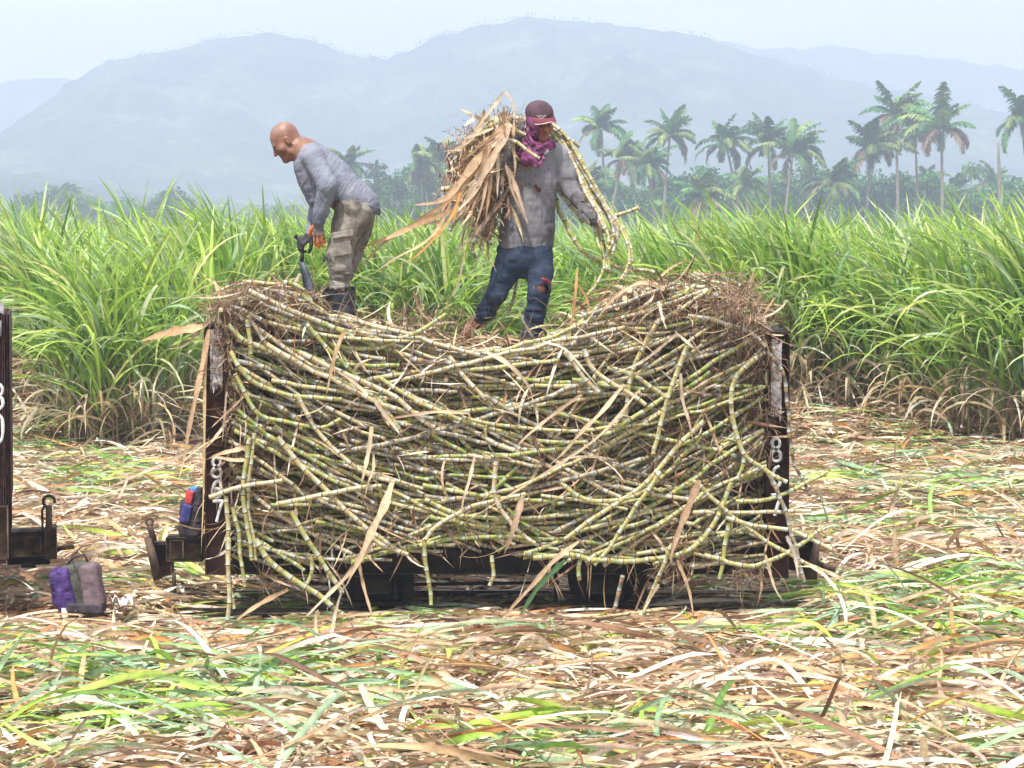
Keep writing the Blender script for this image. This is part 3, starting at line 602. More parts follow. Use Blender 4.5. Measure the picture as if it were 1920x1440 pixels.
def ringmesh(g, c, r0, r1, normal=(0, 1, 0), a0=0, a1=2 * math.pi, n=18):
    t = np.linspace(a0, a1, n); P = np.stack([c[0] + r0 * np.cos(t), np.full(n, c[1]), c[2] + r0 * np.sin(t)], 1); g.tube(P, r1, 8)
def pbox(g, x0, y0, x1, y1, Ya, Yb, bev=.006):
    a = W(x0, y0, Ya); b = W(x1, y1, Ya); g.box((a[0], Ya, b[2]), (b[0], Yb, a[2]), bev)
CC = CY0 + .62
def coupler_left(parent):
    o = Geo(); pbox(o, 310, 1006, 382, 1054, CC, CC + .2, .012); pbox(o, 318, 1012, 344, 1048, CC - .02, CC + .22, .008); pbox(o, 352, 1018, 376, 1046, CC - .015, CC + .05, .006); c = o.build('coupler', M_OLDSTEEL, parent)
    o = Geo(); P = [W(286, 1012, CC + .05), W(296, 1045, CC + .05), W(312, 1070, CC + .05)]; pbox(o, 284, 1018, 322, 1080, CC + .01, CC + .17, .014); o.build('drawbar_head', M_STEEL, c)
    o = Geo(); V0 = [(270, 1010), (283, 1008), (304, 1084), (288, 1090)]; A = [W(x, y, CC - .04) for x, y in V0]; B = [p + np.array([0, .26, 0]) for p in A]
    o.add(np.array(A + B), [[0, 1, 2, 3], [4, 7, 6, 5], [0, 4, 5, 1], [1, 5, 6, 2], [2, 6, 7, 3], [3, 7, 4, 0]]); o.build('buffer_plate', M_OLDSTEEL, c)
    o = Geo(); o.tube([W(288, 1014, CC - .02), W(281, 985, CC - .02)], .022, 10); o.build('pin_shaft', M_OLDSTEEL, c); o = Geo(); ringmesh(o, W(280, 978, CC - .02), .024, .009); o.build('pin_ring', M_OLDSTEEL, c); o = Geo(); o.tube([W(326, 1074, CC + .02), W(327, 1112, CC + .02)], .014, 8); o.build('coupling_pin', M_OLDSTEEL, c)
coupler_left(cart)
o = Geo(); pbox(o, 1478.5, 1012, 1530, 1070, CC - .1, CC + .2, .012); pbox(o, 1490, 1024, 1516, 1052, CC - .13, CC - .101, .006); c = o.build('coupler', M_STEEL, cart)
o = Geo(); V0 = [(1527, 1012), (1538, 1016), (1531, 1092), (1507, 1086)]; A = [W(x, y, CC - .14) for x, y in V0]; B = [p + np.array([0, .3, 0]) for p in A]; o.add(np.array(A + B), [[0, 1, 2, 3], [4, 7, 6, 5], [0, 4, 5, 1], [1, 5, 6, 2], [2, 6, 7, 3], [3, 7, 4, 0]]); o.build('buffer_plate', M_OLDSTEEL, c)
o = Geo(); o.tube([W(1531, 1056, CC), W(1566, 1068, CC)], .02, 8); o.build('coupling_pin', M_OLDSTEEL, c)

# the neighbouring cart, of which the photo shows the right hand end
cart2 = empty('cane_cart', (W(8, 1000, 19.75)[0], 19.75, 0), 'dark rusty rail cart cut off by the left edge of the photo', 'cane cart', 'sugar cane rail carts')
def left_cart():
    Y = 19.75; a = W(-38, 578, Y); b = W(8, 1057, Y); z1, z0 = a[2], b[2]
    G = Geo(); G.box((a[0], Y, z0), (b[0], Y + .014, z1 - .03), .003)
    for q, (dx, dy) in enumerate(((.012, .10), (.030, .16), (.047, .24))):       # stepped flanges of the end post, seen from the side
        G.box((b[0] - .004 + dx - .012, Y + .016 + q * .05, z0 + .01 * q), (b[0] + dx, Y + .052 + q * .05, z1 - .04), .003)
    G.build('corner_post', M_STEEL, cart2)
    G = Geo(); V = [W(-38, 606, Y - .01), W(2, 602, Y - .01), W(21, 568, Y + .30), W(-38, 568, Y + .30)]; V2 = [v - np.array([0, 0, .10]) for v in V]
    G.add(np.array(V + V2), [[0, 3, 2, 1], [4, 5, 6, 7], [0, 1, 5, 4], [1, 2, 6, 5], [2, 3, 7, 6], [3, 0, 4, 7]]); G.build('top_cap', mat_simple('bare_grey_steel', (.20, .19, .19), (.38, .36, .36), 12, .6, .3, .004, .4), cart2)
    G = Geo(); G.box((b[0] + .026, Y + .17, z0 + .35), (b[0] + .040, CY1, z1 - .05)); G.box((a[0] - 2.6, CY1 - .04, z0), (b[0] + .03, CY1 - .002, z1 - .05)); G.build('end_wall', M_STEEL, cart2)
    G = Geo(); pbox(G, -30, 948, 15, 1050, Y - .02, Y + .36, .01); G.build('corner_plate', M_OLDSTEEL, cart2)
    G = Geo(); G.box((a[0] - 3.6, Y + .02, z0 + .01), (a[0] - .001, Y + .06, z0 + .17), .004); G.box((a[0] - 3.6, Y + .07, z0 + .14), (b[0], CY1 - .05, z0 + .165)); G.build('side_beam', M_DARK, cart2)
    for xw in (a[0] - .75, a[0] - 2.9):
        for yw in (CY0 + .34, CY1 - .34):
            w = Geo(); cyl(w, np.array([xw, yw, zr + .205]), (0, 1, 0), .205, .085, 30); w.build('wheel', M_DARK, cart2)
    digit('painted_digit', '3', -12, 8, 720, 768, Y, cart2); digit('painted_digit', '0', -12, 7, 776, 830, Y, cart2)
    o = Geo(); pbox(o, 48, 994, 138, 1044, CC, CC + .2, .012); pbox(o, 82, 1006, 112, 1036, CC - .02, CC - .001, .006); pbox(o, 118, 990, 141, 1050, CC - .03, CC + .23, .008); c = o.build('coupler', M_OLDSTEEL, cart2)
    o = Geo(); pbox(o, 50, 1046, 130, 1060, CC + .02, CC + .18, .01); pbox(o, 76, 1048, 104, 1066, CC + .03, CC + .1, .01); o.build('drawbar_head', M_DARK, c)
    o = Geo(); o.tube([W(126, 996, CC - .02), W(126, 948, CC - .02)], .022, 10); o.build('pin_shaft', M_OLDSTEEL, c); o = Geo(); ringmesh(o, W(126, 941, CC - .02), .04, .011, a0=-.3, a1=4.6); o.build('pin_ring', M_OLDSTEEL, c); o = Geo(); o.tube([W(114, 996, CC - .03), W(113, 958, CC - .03), W(119, 946, CC - .03)], .009, 8); o.build('coupling_pin', M_OLDSTEEL, c)
    o = Geo(); o.tube([W(138, 1031, CC + .05), W(176, 1027, CC + .05)], .016, 10); o.build('coupling_bar', M_OLDSTEEL, c)
left_cart(); cart2.rotation_euler = (0, 0, rad(8.8))
# track
G = Geo()
for yr in (CY0 + .25, CY1 - .25):
    G.box((-9, yr - .035, -.045), (9, yr + .035, -.037)); G.box((-9, yr - .006, -.0365), (9, yr + .006, .007)); G.box((-9, yr - .02, .0075), (9, yr + .02, .025), .004)
for q in range(-14, 15): G.box((q * .62, CY0 + .05, -.12), (q * .62 + .16, CY1 - .05, -.047), .01)
tr = G.build('rail_track', M_RAIL, origin=(0, 20.75, 0)); tag(tr, kind='structure')
# ---------------------------------------------------------------- the cane
def mat_cane():
    m, t, o = nmat('cane_stalk'); cyc = attr(t, 'cyc'); rn = attr(t, 'rnd'); f = mth(t, 'FRACT', cyc)
    base = ramp(t, [(.0, (.22, .32, .06)), (.22, (.33, .39, .11)), (.42, (.46, .43, .20)), (.6, (.58, .50, .33)), (.75, (.36, .35, .28)), (.88, (.20, .15, .12)), (1, (.08, .055, .045))])
    t.links.new(rn, base.inputs['Fac'])
    n = noise(t, 34, 5, .7); n2 = noise(t, 150, 3, .6); n3 = noise(t, 9, 3, .6)
    g = ramp(t, [(.35, .30), (.47, .85), (.7, 1.25)]); t.links.new(n.outputs['Fac'], g.inputs['Fac']); c = mix(t, 1, base.outputs['Color'], g.outputs['Color'], 'MULTIPLY')
    # yellow root band above the joint, bare part, waxy white bloom below the next joint
    w1 = ramp(t, [(.03, 1), (.2, .75), (.34, 0)]); t.links.new(f, w1.inputs['Fac']); c = mix(t, mth(t, 'MULTIPLY', w1.outputs['Color'], .62), c, (.60, .43, .17))
    w2 = ramp(t, [(.60, 0), (.86, 1), (.955, 1), (.97, 0)]); t.links.new(f, w2.inputs['Fac']); k2 = mth(t, 'MULTIPLY', w2.outputs['Color'], mth(t, 'ADD', mth(t, 'MULTIPLY', n3.outputs['Fac'], 1.6), -.22)); c = mix(t, k2, c, (.52, .57, .54))
    w3 = ramp(t, [(.0, 1), (.02, 1), (.045, 0), (.955, 0), (.975, 1), (1, 1)], 'LINEAR'); t.links.new(f, w3.inputs['Fac']); c = mix(t, mth(t, 'MULTIPLY', w3.outputs['Color'], .9), c, (.055, .028, .018))
    sp = ramp(t, [(.34, 1), (.40, 0)]); t.links.new(n2.outputs['Fac'], sp.inputs['Fac']); c = mix(t, mth(t, 'MULTIPLY', sp.outputs['Color'], .6), c, (.07, .045, .03))
    cut = attr(t, 'cut'); c = mix(t, cut, c, (.72, .60, .38))
    finish(t, o, c, .48, n.outputs['Fac'], .25, .003, .4); return m
M_CANE = mat_cane()
def cane_geo(g, pts, r=.0155, seed=0, kind=.3, node=.105, sides=8, cutend=True, joint=.0042):
    r0 = np.random.default_rng(seed); P = spline(pts, .012); L_ = (len(P) - 1) * .012
    s = np.arange(len(P)) * .012; pos = [-(r0.uniform(0, node))]
    while pos[-1] < L_: pos.append(pos[-1] + node * r0.uniform(.72, 1.25))
    pos = np.array(pos); S = []; R = []; K = []
    for q in range(len(pos) - 1):
        a, b = pos[q], pos[q + 1]
        for f, rr in ((0.0, 1.13), (.045, 1.10), (.09, 1.0), (.5, .96), (.88, 1.0), (.955, 1.03)):
            x = a + (b - a) * f
            if 0 <= x <= L_: S.append(x); R.append(rr); K.append(q + f + .0001)
    if len(S) < 2: return
    if S[0] > .002: S.insert(0, 0.0); R.insert(0, 1.0); K.insert(0, K[0] - min(.3, (S[1]) / node))
    if S[-1] < L_ - .002: S.append(L_); R.append(1.0); K.append(K[-1] + min(.3, (L_ - S[-2]) / node))
    S = np.array(S); C = np.stack([np.interp(S, s, P[:, k]) for k in range(3)], 1)
    kink = r0.normal(0, joint, (len(pos) + 1, 3)); C += np.stack([np.interp(np.array(K), np.arange(len(pos) + 1), kink[:, k]) for k in range(3)], 1)
    g.tube(C, r * np.array(R) * np.linspace(1.05, .92, len(R)), sides, False, cyc=np.repeat(np.array(K), sides), rnd=np.float64(np.clip(kind, 0, 1)), cut=np.float64(0))
    # fix attribute length: tube without caps has len(S)*sides vertices
    for e, sg in ((0, 1), (-1, -1)):
        T = (C[1] - C[0]) if e == 0 else (C[-1] - C[-2]); T = T / (np.linalg.norm(T) + 1e-9); n_, b_ = frames(np.array([C[e], C[e] + T * .01])); a = np.arange(sides) / sides * 2 * math.pi
        rr = r * R[e] * (1.05 if e == 0 else .92) * .99; tilt = r0.uniform(-.9, .9)
        V = C[e] + (np.cos(a)[:, None] * n_[0] + np.sin(a)[:, None] * b_[0]) * rr - sg * T * .001; V = np.vstack([V, C[e] - sg * T * .002])
        g.add(V, None, [[sides, (q + 1) % sides, q] if e == 0 else [sides, q, (q + 1) % sides] for q in range(sides)], cyc=np.float64(.5), rnd=np.float64(kind), cut=np.float64(1 if (cutend or e == 0) else .4))
LX0, LX1 = 425.0, 1440.0
TOPX = [380, 400, 430, 470, 520, 560, 630, 700, 760, 830, 880, 930, 990, 1040, 1080, 1120, 1160, 1220, 1290, 1350, 1390, 1420, 1445]
TOPY = [608, 575, 552, 540, 538, 545, 596, 608, 622, 640, 650, 652, 646, 620, 596, 572, 552, 535, 528, 540, 556, 590, 640]
BOTX = [400, 440, 520, 600, 680, 760, 860, 960, 1060, 1160, 1250, 1330, 1400, 1450]
BOTY = [1020, 1075, 1068, 1062, 1048, 1034, 1022, 1034, 1045, 1050, 1052, 1055, 1072, 1075]
topy = lambda x: np.interp(x, TOPX, TOPY); boty = lambda x: np.interp(x, BOTX, BOTY)
def flow(px, py):
    u = (px - LX0) / (LX1 - LX0); v = (py - 540) / 520.
    a = (-(1 - 2 * u) * (27 + 16 * v)) if u < .5 else (2 * u - 1) * (34 + 6 * v)
    if v > .84: a *= .45
    return a + 9 * float(vnoise(px / 90., py / 60., 0, 4))
def stalk_path(px, py, Ln, dev, curv, Y, r):
    """walk both ways along the lie of the load from a seed, in the plane of the load's face"""
    scale = F_PX / 20.0; out = []; f0 = flow(px, py)
    for sg in (1, -1):
        x, y = px, py; pts = []; n = int(Ln / 2 / .05); a_prev = None
        for q in range(n):
            a = .9 * (f0 + .45 * (flow(x, y) - f0)) + dev + curv * sg * q
            if a_prev is not None: a = a_prev + np.clip(a - a_prev, -3.2, 3.2)
            a_prev = a; x += sg * math.cos(rad(a)) * .05 * scale; y -= sg * math.sin(rad(a)) * .05 * scale
            if x < LX0 - 2 + 10 * r.random() or x > LX1 - 2 or y < topy(x) + 3 or y > boty(x) + 12: break
            pts.append((x, y))
        out.append(pts)
    P = out[1][::-1] + [(px, py)] + out[0]
    if len(P) < 5: return None
    P = P[::3] + ([P[-1]] if (len(P) - 1) % 3 else [])
    n = len(P); ph = r.uniform(0, 6); tiltY = r.normal(0, .05)
    return np.array([W(x, y, Y + .022 * math.sin(ph + q * .9) + tiltY * (q / n - .5)) for q, (x, y) in enumerate(P)]), P
ROWS = [(0, .13, 'near the top'), (.13, .36, 'high up'), (.36, .62, 'at mid height'), (.62, .84, 'low down'), (.84, 9, 'bottom edge')]
COLS = [(0, .16, 'by the left post'), (.16, .36, 'below the bending man'), (.36, .52, 'left of middle'), (.52, .68, 'right of middle'), (.68, .86, 'under the right heap'), (.86, 9, 'by the right post')]
def kindname(k): return 'green' if k < .3 else 'yellow green' if k < .5 else 'yellow tan' if k < .68 else 'grey green' if k < .82 else 'dark brown'
def lab_for(P, kind, Ln):
    cx = np.mean([p[0] for p in P]); cy = np.mean([p[1] for p in P]); u = (cx - LX0) / (LX1 - LX0); v = (cy - topy(cx)) / (boty(cx) - topy(cx))
    row = next(n for a, b, n in ROWS if v < b); colm = next(n for a, b, n in COLS if u < b)
    sl = math.degrees(math.atan2(-(P[-1][1] - P[0][1]), P[-1][0] - P[0][0])); sl = 'level' if abs(sl) < 9 else 'falling right' if sl < 0 else 'rising right'
    return f"{'short ' if Ln < .75 else 'long ' if Ln > 1.45 else ''}{kindname(kind)} cane stalk {sl}, {row} {colm}", cx, cy
GRP = 'cane stalks in the load of the cart'
STALKS = []
def single(pts, r=.0155, seed=0, kind=.3, node=.105, label=None, info=None, sides=9):
    g = Geo(); cane_geo(g, pts, r, seed, kind, node, sides); o = g.build('cane_stalk', M_CANE, smooth=True); o['category'] = 'cane stalk'; o['group'] = GRP
    if label: o['label'] = label
    else: STALKS.append((o, info))
    return o
rk = np.random.default_rng(55)
def rkind(v=.5):
    p = np.array([.05, .10, .13, .14, .24, .20, .14]) * (1 - v) + np.array([.12, .17, .18, .13, .14, .16, .10]) * v; return float(np.clip(rk.choice([.05, .2, .35, .45, .6, .78, .93], p=p / p.sum()) + rk.normal(0, .04), 0, 1))
# inner and rear layers: one mass nobody could count
G = Geo(); nst = 0
for layer, (yy, cnt) in enumerate([(20.06, 230), (20.19, 190), (20.34, 200), (20.36, 260), (20.5, 180)]):
    for q in range(cnt):
        px = rk.uniform(LX0 + 10, LX1 - 10); py = topy(px) + 5 + (boty(px) - topy(px) - 5) * rk.random() ** 1.15; Ln = rk.uniform(.8, 2.2)
        s = stalk_path(px, py, Ln, rk.normal(0, 13), rk.normal(0, .35), yy + rk.uniform(-.03, .03), rk)
        if s is None: continue
        cane_geo(G, s[0], rk.uniform(.0115, .016), 1000 + q + layer * 999, rkind(min(1, (py - 540) / 430.)), .11, 7); nst += 1
# the upper surface of the heap, over the whole depth of the cart
for q in range(520):
    Y = rk.uniform(20.3, 21.45); px = rk.uniform(440, 1425); Ln = rk.uniform(.7, 1.8); up = 6 + 22 * rk.random()
    scale = F_PX / Y; n = 6; a = flow(px, topy(px)) * .6 + rk.normal(0, 14); yaw = rk.normal(0, .18); pts = []
    for k in range(n):
        d = (k / (n - 1) - .5) * Ln; x = np.clip(px + d * math.cos(rad(a)) * scale, 412, 1440); zpx = max(topy(x) + up * .6, topy(px) - 0 - math.sin(rad(a)) * d * scale * .6 + up); pts.append(W(x, min(zpx, topy(x) + 60), 20.0) + np.array([0, Y - 20.0 + d * yaw, -.13 * (Y - 20.0)]))
    pts = [p + np.array([p[0] * (Y - 20) / 20, 0, 0]) for p in pts]
    cane_geo(G, pts, rk.uniform(.012, .017), 7000 + q, rkind(), .11, 6)
o = G.build('cane_load', M_CANE, smooth=True, origin=(0, 20.75, .5)); tag(o, 'tangled mass of cane stalks filling the cart behind the outer ones', 'cane load', kind='stuff')
# leaf trash filler inside, coloured near black as shade in the gaps between stalks
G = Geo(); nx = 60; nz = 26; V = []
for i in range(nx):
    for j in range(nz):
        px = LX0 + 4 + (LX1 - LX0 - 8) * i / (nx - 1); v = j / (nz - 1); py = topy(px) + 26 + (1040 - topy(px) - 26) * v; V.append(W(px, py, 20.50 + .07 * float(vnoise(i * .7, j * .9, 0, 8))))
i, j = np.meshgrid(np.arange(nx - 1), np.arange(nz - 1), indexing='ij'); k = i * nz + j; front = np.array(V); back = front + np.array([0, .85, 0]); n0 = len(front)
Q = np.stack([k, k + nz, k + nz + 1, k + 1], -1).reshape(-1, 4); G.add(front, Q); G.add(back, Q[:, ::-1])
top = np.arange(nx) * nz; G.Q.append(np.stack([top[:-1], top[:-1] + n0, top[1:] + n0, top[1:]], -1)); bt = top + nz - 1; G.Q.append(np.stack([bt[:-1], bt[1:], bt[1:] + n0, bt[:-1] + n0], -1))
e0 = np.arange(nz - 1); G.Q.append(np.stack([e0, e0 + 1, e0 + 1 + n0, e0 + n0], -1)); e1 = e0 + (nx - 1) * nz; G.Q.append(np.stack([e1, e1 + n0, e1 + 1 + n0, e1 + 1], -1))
M_GAP_SHADE = mat_simple('gap_shade_filler', (.012, .009, .006), (.06, .04, .025), 25, .95, 1.0, .03, .1)
tag(G.build('gap_shade_filler', M_GAP_SHADE, smooth=True), 'leaf trash filler between the cane stalks in the cart, coloured near black for shade', 'cane trash', kind='stuff')

# outer layer: each stalk is its own thing
need = 208; made = 0; q = 0
while made < need and q < 2000:
    q += 1; px = rk.uniform(LX0 + 8, LX1 - 8); py = topy(px) + (boty(px) - topy(px)) * rk.random() ** .95
    Ln = rk.choice([rk.uniform(.35, .8), rk.uniform(.8, 1.5), rk.uniform(1.5, 2.3)], p=[.25, .45, .3]); v = (py - 540) / 520.; u = (px - LX0) / (LX1 - LX0)
    dev = rk.normal(0, 8 + 13 * (v > .35) * (.25 < u < .85)); kd = rkind(np.clip(v * 1.2, 0, 1))
    s = stalk_path(px, py, Ln, dev, rk.normal(0, .5), 19.985 + rk.uniform(-.035, .04) - .05 * math.sin(math.pi * np.clip(v, 0, 1)), rk)
    if s is None: continue
    info = lab_for(s[1], kd, len(s[1]) * .15); single(s[0], rk.uniform(.0122, .0168), 3000 + q, kd, rk.uniform(.085, .125), None, info); made += 1

# traced stalks: loose, broken and hanging ones
def tr(pts, Y=19.9, r=.016, kind=.35, label='', node=.1, seed=0, dY=None):
    P = [W(x, y, (Y if dY is None else Y + dY[i])) for i, (x, y) in enumerate(pts)]
    return single(P, r, 9000 + seed, kind, node, label)
TR = [
 ([(466, 600), (467, 632), (469, 664)], 19.86, .017, .3, 'short green stalk hanging upright just right of the left end post top'),
 ([(427, 612), (452, 636), (500, 655), (560, 680), (640, 712), (700, 742), (728, 776), (752, 812)], 19.88, .018, .35, 'long split stalk from the top left corner ending in a torn white tip'),
 ([(434, 660), (450, 690), (474, 716), (520, 736), (580, 745), (640, 748)], 19.87, .016, .3, 'green stalk bending down then level below the top left corner'),
 ([(500, 645), (580, 690), (650, 725), (720, 760), (785, 775)], 19.87, .018, .6, 'thick pale stalk with a torn flat end in the upper left of the load'),
 ([(560, 660), (620, 690), (690, 720), (740, 745), (795, 790), (815, 800)], 19.85, .018, .62, 'pale stalk with split end pointing down right in the upper left'),
 ([(510, 590), (570, 588), (640, 595), (700, 612), (730, 620)], 20.1, .017, .5, 'stalk lying across the toes of the bending man boots'),
 ([(500, 592), (545, 602), (610, 640), (700, 655), (775, 625), (836, 590)], 19.95, .015, .25, 'green stalk whose tip rises up between the two men'),
 ([(530, 530), (560, 536), (580, 560), (590, 590)], 20.25, .018, .25, 'thick green stalk arching over beside the machete'),
 ([(456, 527), (500, 530), (555, 545)], 20.3, .016, .4, 'stalk end poking out on top left of the left hand heap'),
 ([(552, 534), (562, 514)], 20.4, .017, .7, 'short upright stub on the left hand heap beside the machete'),
 ([(430, 1010), (428, 1060), (430, 1120), (425, 1172)], 19.82, .016, .55, 'upright pale stalk resting on the ground below the left end post'),
 ([(424, 930), (427, 985), (427, 1040), (430, 1085), (438, 1140)], 19.84, .016, .45, 'upright yellowish stalk hanging down along the left end post'),
 ([(470, 820), (458, 880), (455, 930), (464, 985), (472, 1050)], 19.84, .016, .3, 'hanging green stalk curving down beside the number on the post'),
 ([(478, 812), (470, 870), (466, 930), (474, 1000), (480, 1050)], 19.86, .014, .4, 'thin stalk hanging beside the curved green one at the left'),
 ([(437, 950), (448, 1000), (452, 1050), (458, 1100)], 19.85, .014, .3, 'thin green stalk hanging below the number on the left post'),
 ([(392, 935), (440, 915), (500, 905), (530, 900)], 19.82, .016, .6, 'yellow stalk end sticking out left over the painted number'),
 ([(520, 947), (570, 935), (620, 924), (680, 915), (715, 912)], 19.82, .017, .55, 'pale yellow stalk lying crosswise in the lower left of the load'),
 ([(478, 1010), (505, 1050), (540, 1080), (600, 1118), (640, 1150), (692, 1170)], 19.8, .02, .3, 'thick green stalk slumping to the ground in front of the left wheel'),
 ([(548, 960), (575, 1010), (605, 1055), (632, 1095), (642, 1115)], 19.82, .018, .3, 'thick green stalk pointing down to the left wheel'),
 ([(585, 1040), (585, 1075), (568, 1108)], 19.84, .014, .35, 'short bent stalk hanging beside the thick one left of the wheel'),
 ([(520, 820), (560, 870), (620, 930), (680, 985), (750, 1038)], 19.84, .018, .5, 'long yellowish stalk sloping steeply down through the lower left'),
 ([(690, 1000), (720, 1025), (766, 1040)], 19.84, .017, .55, 'short pale cut stalk end just above the black beam'),
 ([(797, 1010), (800, 1060), (806, 1100), (808, 1136)], 19.85, .015, .25, 'green stalk hanging under the beam right of the left wheel'),
 ([(800, 1012), (815, 990), (850, 965), (920, 940), (985, 925)], 19.84, .015, .55, 'pale stalk bent at the elbow above the hanging green one'),
 ([(930, 865), (926, 910), (944, 960), (975, 1000), (1003, 1020)], 19.80, .016, .6, 'smooth yellow stalk curving like a hook in the middle of the load'),
 ([(922, 1040), (926, 1075), (918, 1100)], 19.86, .014, .35, 'short stalk hanging under the beam between the wheels'),
 ([(1050, 905), (1085, 930), (1120, 940), (1180, 932), (1230, 905)], 19.84, .016, .35, 'sagging stalk right of the middle, low on the load'),
 ([(1000, 1045), (1070, 1043), (1160, 1052), (1240, 1048), (1300, 1025), (1340, 980), (1372, 905)], 19.82, .018, .3, 'long green stalk sweeping along the bottom and up at the right'),
 ([(1092, 1030), (1086, 1062), (1088, 1088)], 19.84, .016, .15, 'short bright green stalk hanging over the right wheel'),
 ([(1168, 1080), (1158, 1120), (1146, 1165)], 19.84, .015, .9, 'dark leaning stalk in front of the right wheel'),
 ([(1262, 1020), (1240, 1070), (1222, 1110), (1206, 1150)], 19.78, .014, .35, 'thin green stalk propped on the ground right of the right wheel'),
 ([(1368, 980), (1360, 1030), (1350, 1085)], 19.82, .016, .25, 'green stalk hanging below the beam at the right'),
 ([(1420, 670), (1385, 700), (1372, 740), (1378, 800), (1395, 850), (1430, 880), (1475, 905)], 19.8, .0165, .4, 'yellow green stalk bowed like a letter C in front of the right end'),
 ([(1398, 850), (1392, 880), (1385, 895)], 19.8, .015, .2, 'small green stub on the bowed stalk at the right'),
 ([(1440, 660), (1470, 700), (1476, 760), (1482, 840), (1500, 890), (1520, 930)], 19.86, .013, .97, 'thin black drooping stalk hanging outside the right end post'),
 ([(1290, 590), (1340, 600), (1400, 620), (1436, 650)], 19.9, .016, .75, 'grey stalk running over the right hand heap to the post top'),
 ([(1320, 1040), (1400, 1060), (1450, 1048), (1500, 1020), (1540, 990)], 19.8, .016, .35, 'stalk end sweeping out to the right past the end post'),
 ([(1360, 970), (1420, 985), (1500, 1000), (1560, 1030)], 19.8, .015, .55, 'yellowish stalk sticking out right past the painted seven'),
 ([(1300, 960), (1400, 960), (1520, 958)], 19.84, .014, .6, 'level pale stalk crossing the right end post below the number'),
 ([(1380, 940), (1440, 935), (1500, 912), (1550, 885)], 19.83, .014, .3, 'green stalk rising past the right end post toward the field'),
 ([(1300, 900), (1370, 965), (1430, 1010), (1500, 1050), (1545, 1072)], 19.8, .015, .4, 'straight stalk slanting down across the right lower corner'),
 ([(1440, 885), (1460, 930), (1480, 980), (1500, 1060), (1508, 1090)], 19.8, .015, .82, 'grey leaf wrapped stalk hanging over the right coupler'),
 ([(1270, 540), (1300, 560), (1320, 600)], 20.05, .016, .6, 'stalk end slanting out of the right hand heap'),
 ([(1140, 690), (1180, 700), (1205, 715), (1245, 745)], 19.9, .016, .4, 'stalk crossing below the gloved hand side of the load'),
 ([(1095, 655), (1110, 690), (1150, 720), (1190, 745), (1210, 760)], 19.86, .017, .6, 'pale broken stalk with a split upper end below the carried cane tips'),
 ([(1060, 660), (1090, 700), (1125, 735)], 19.86, .018, .65, 'short thick pale stalk with a ragged end in the upper middle right'),
 ([(1290, 650), (1260, 720), (1240, 790), (1225, 850)], 19.86, .017, .4, 'straight stalk standing steeply below the right hand heap'),
 ([(1235, 600), (1205, 650), (1185, 700), (1170, 790)], 19.88, .016, .45, 'stalk hanging steeply at the left of the right hand heap'),
 ([(1315, 530), (1345, 520), (1395, 540), (1400, 560)], 20.3, .017, .4, 'stalk bent over on the peak of the right hand heap'),
 ([(1300, 512), (1340, 528)], 20.4, .016, .7, 'short brown stub on the peak of the right hand heap'),
 ([(880, 660), (950, 655), (1030, 632), (1100, 604)], 19.97, .016, .35, 'stalk lying behind the front foot of the walking man'),
 ([(440, 700), (480, 770), (530, 790), (600, 800), (640, 785)], 19.88, .015, .2, 'green stalk sagging below the upper left corner'),
 ([(560, 745), (590, 800), (640, 855), (690, 890), (740, 905)], 19.86, .016, .58, 'yellow tan stalk cutting down through the left of the load'),
 ([(1240, 885), (1200, 940), (1170, 985), (1140, 1030), (1115, 1060)], 19.82, .015, .35, 'stalk sloping down left above the right wheel'),
 ([(1320, 790), (1260, 850), (1200, 915), (1130, 960), (1060, 1010)], 19.84, .017, .45, 'long stalk running from the right heap down to the middle of the beam'),
]
for k, (pts, Y, r, kd, lab) in enumerate(TR): tr(pts, Y, r, kd, lab, rk.uniform(.085, .12), k)
# cut butts that face us in the two heaps
rb = np.random.default_rng(88)
BUT = [(1228, 532), (1241, 540), (1208, 548), (1180, 545), (1172, 560), (1158, 575), (1193, 553), (1243, 572), (1300, 575), (1222, 590), (1213, 575), (1178, 590), (1258, 562), (1165, 592), (1275, 575), (1235, 600), (1350, 640), (1305, 620), (414, 580), (412, 603), (427, 638), (430, 655), (485, 598), (505, 562), (455, 570), (1425, 1042), (1444, 1058), (1340, 1035), (1350, 1052), (1266, 1068), (868, 705), (835, 712)]
for k, (x, y) in enumerate(BUT):
    a = W(x, y, 19.93 + .12 * rb.random()); d = np.array([rb.normal(0, .12), .5, rb.normal(-.03, .05)]); 
    side = 'right hand heap' if 1100 < x < 1320 and y < 700 else 'left hand heap' if x < 600 else 'lower right corner' if x > 1250 and y > 900 else 'right end post' if x > 1280 else 'middle of the load'
    single([a, a + d * .5, a + d], rb.uniform(.014, .019), 500 + k, rb.uniform(.4, .9), .1, None, (f'cane butt showing its pale cut face in the {side}', x, y), 10)
# labels: where several would read the same, say which one by its height in the load
by = {}
for o, (l, x, y) in STALKS: by.setdefault(l, []).append((y, x, o))
ORD = ['topmost', 'second highest', 'third highest', 'fourth highest', 'fifth highest', 'sixth highest', 'seventh highest', 'eighth highest', 'ninth highest', 'tenth highest', 'eleventh highest', 'twelfth highest', 'thirteenth highest', 'fourteenth highest', 'fifteenth highest', 'sixteenth highest', 'seventeenth highest', 'eighteenth highest']
for l, L_ in by.items():
    L_.sort(key=lambda a: (a[0], a[1])); n = len(L_)
    for k, (y, x, o) in enumerate(L_):
        pre = '' if n == 1 else (('upper', 'lower')[k] if n == 2 else 'lowest' if k == n - 1 else ORD[k])
        s = l if not pre else (l + ', ' + pre)
        o['label'] = s

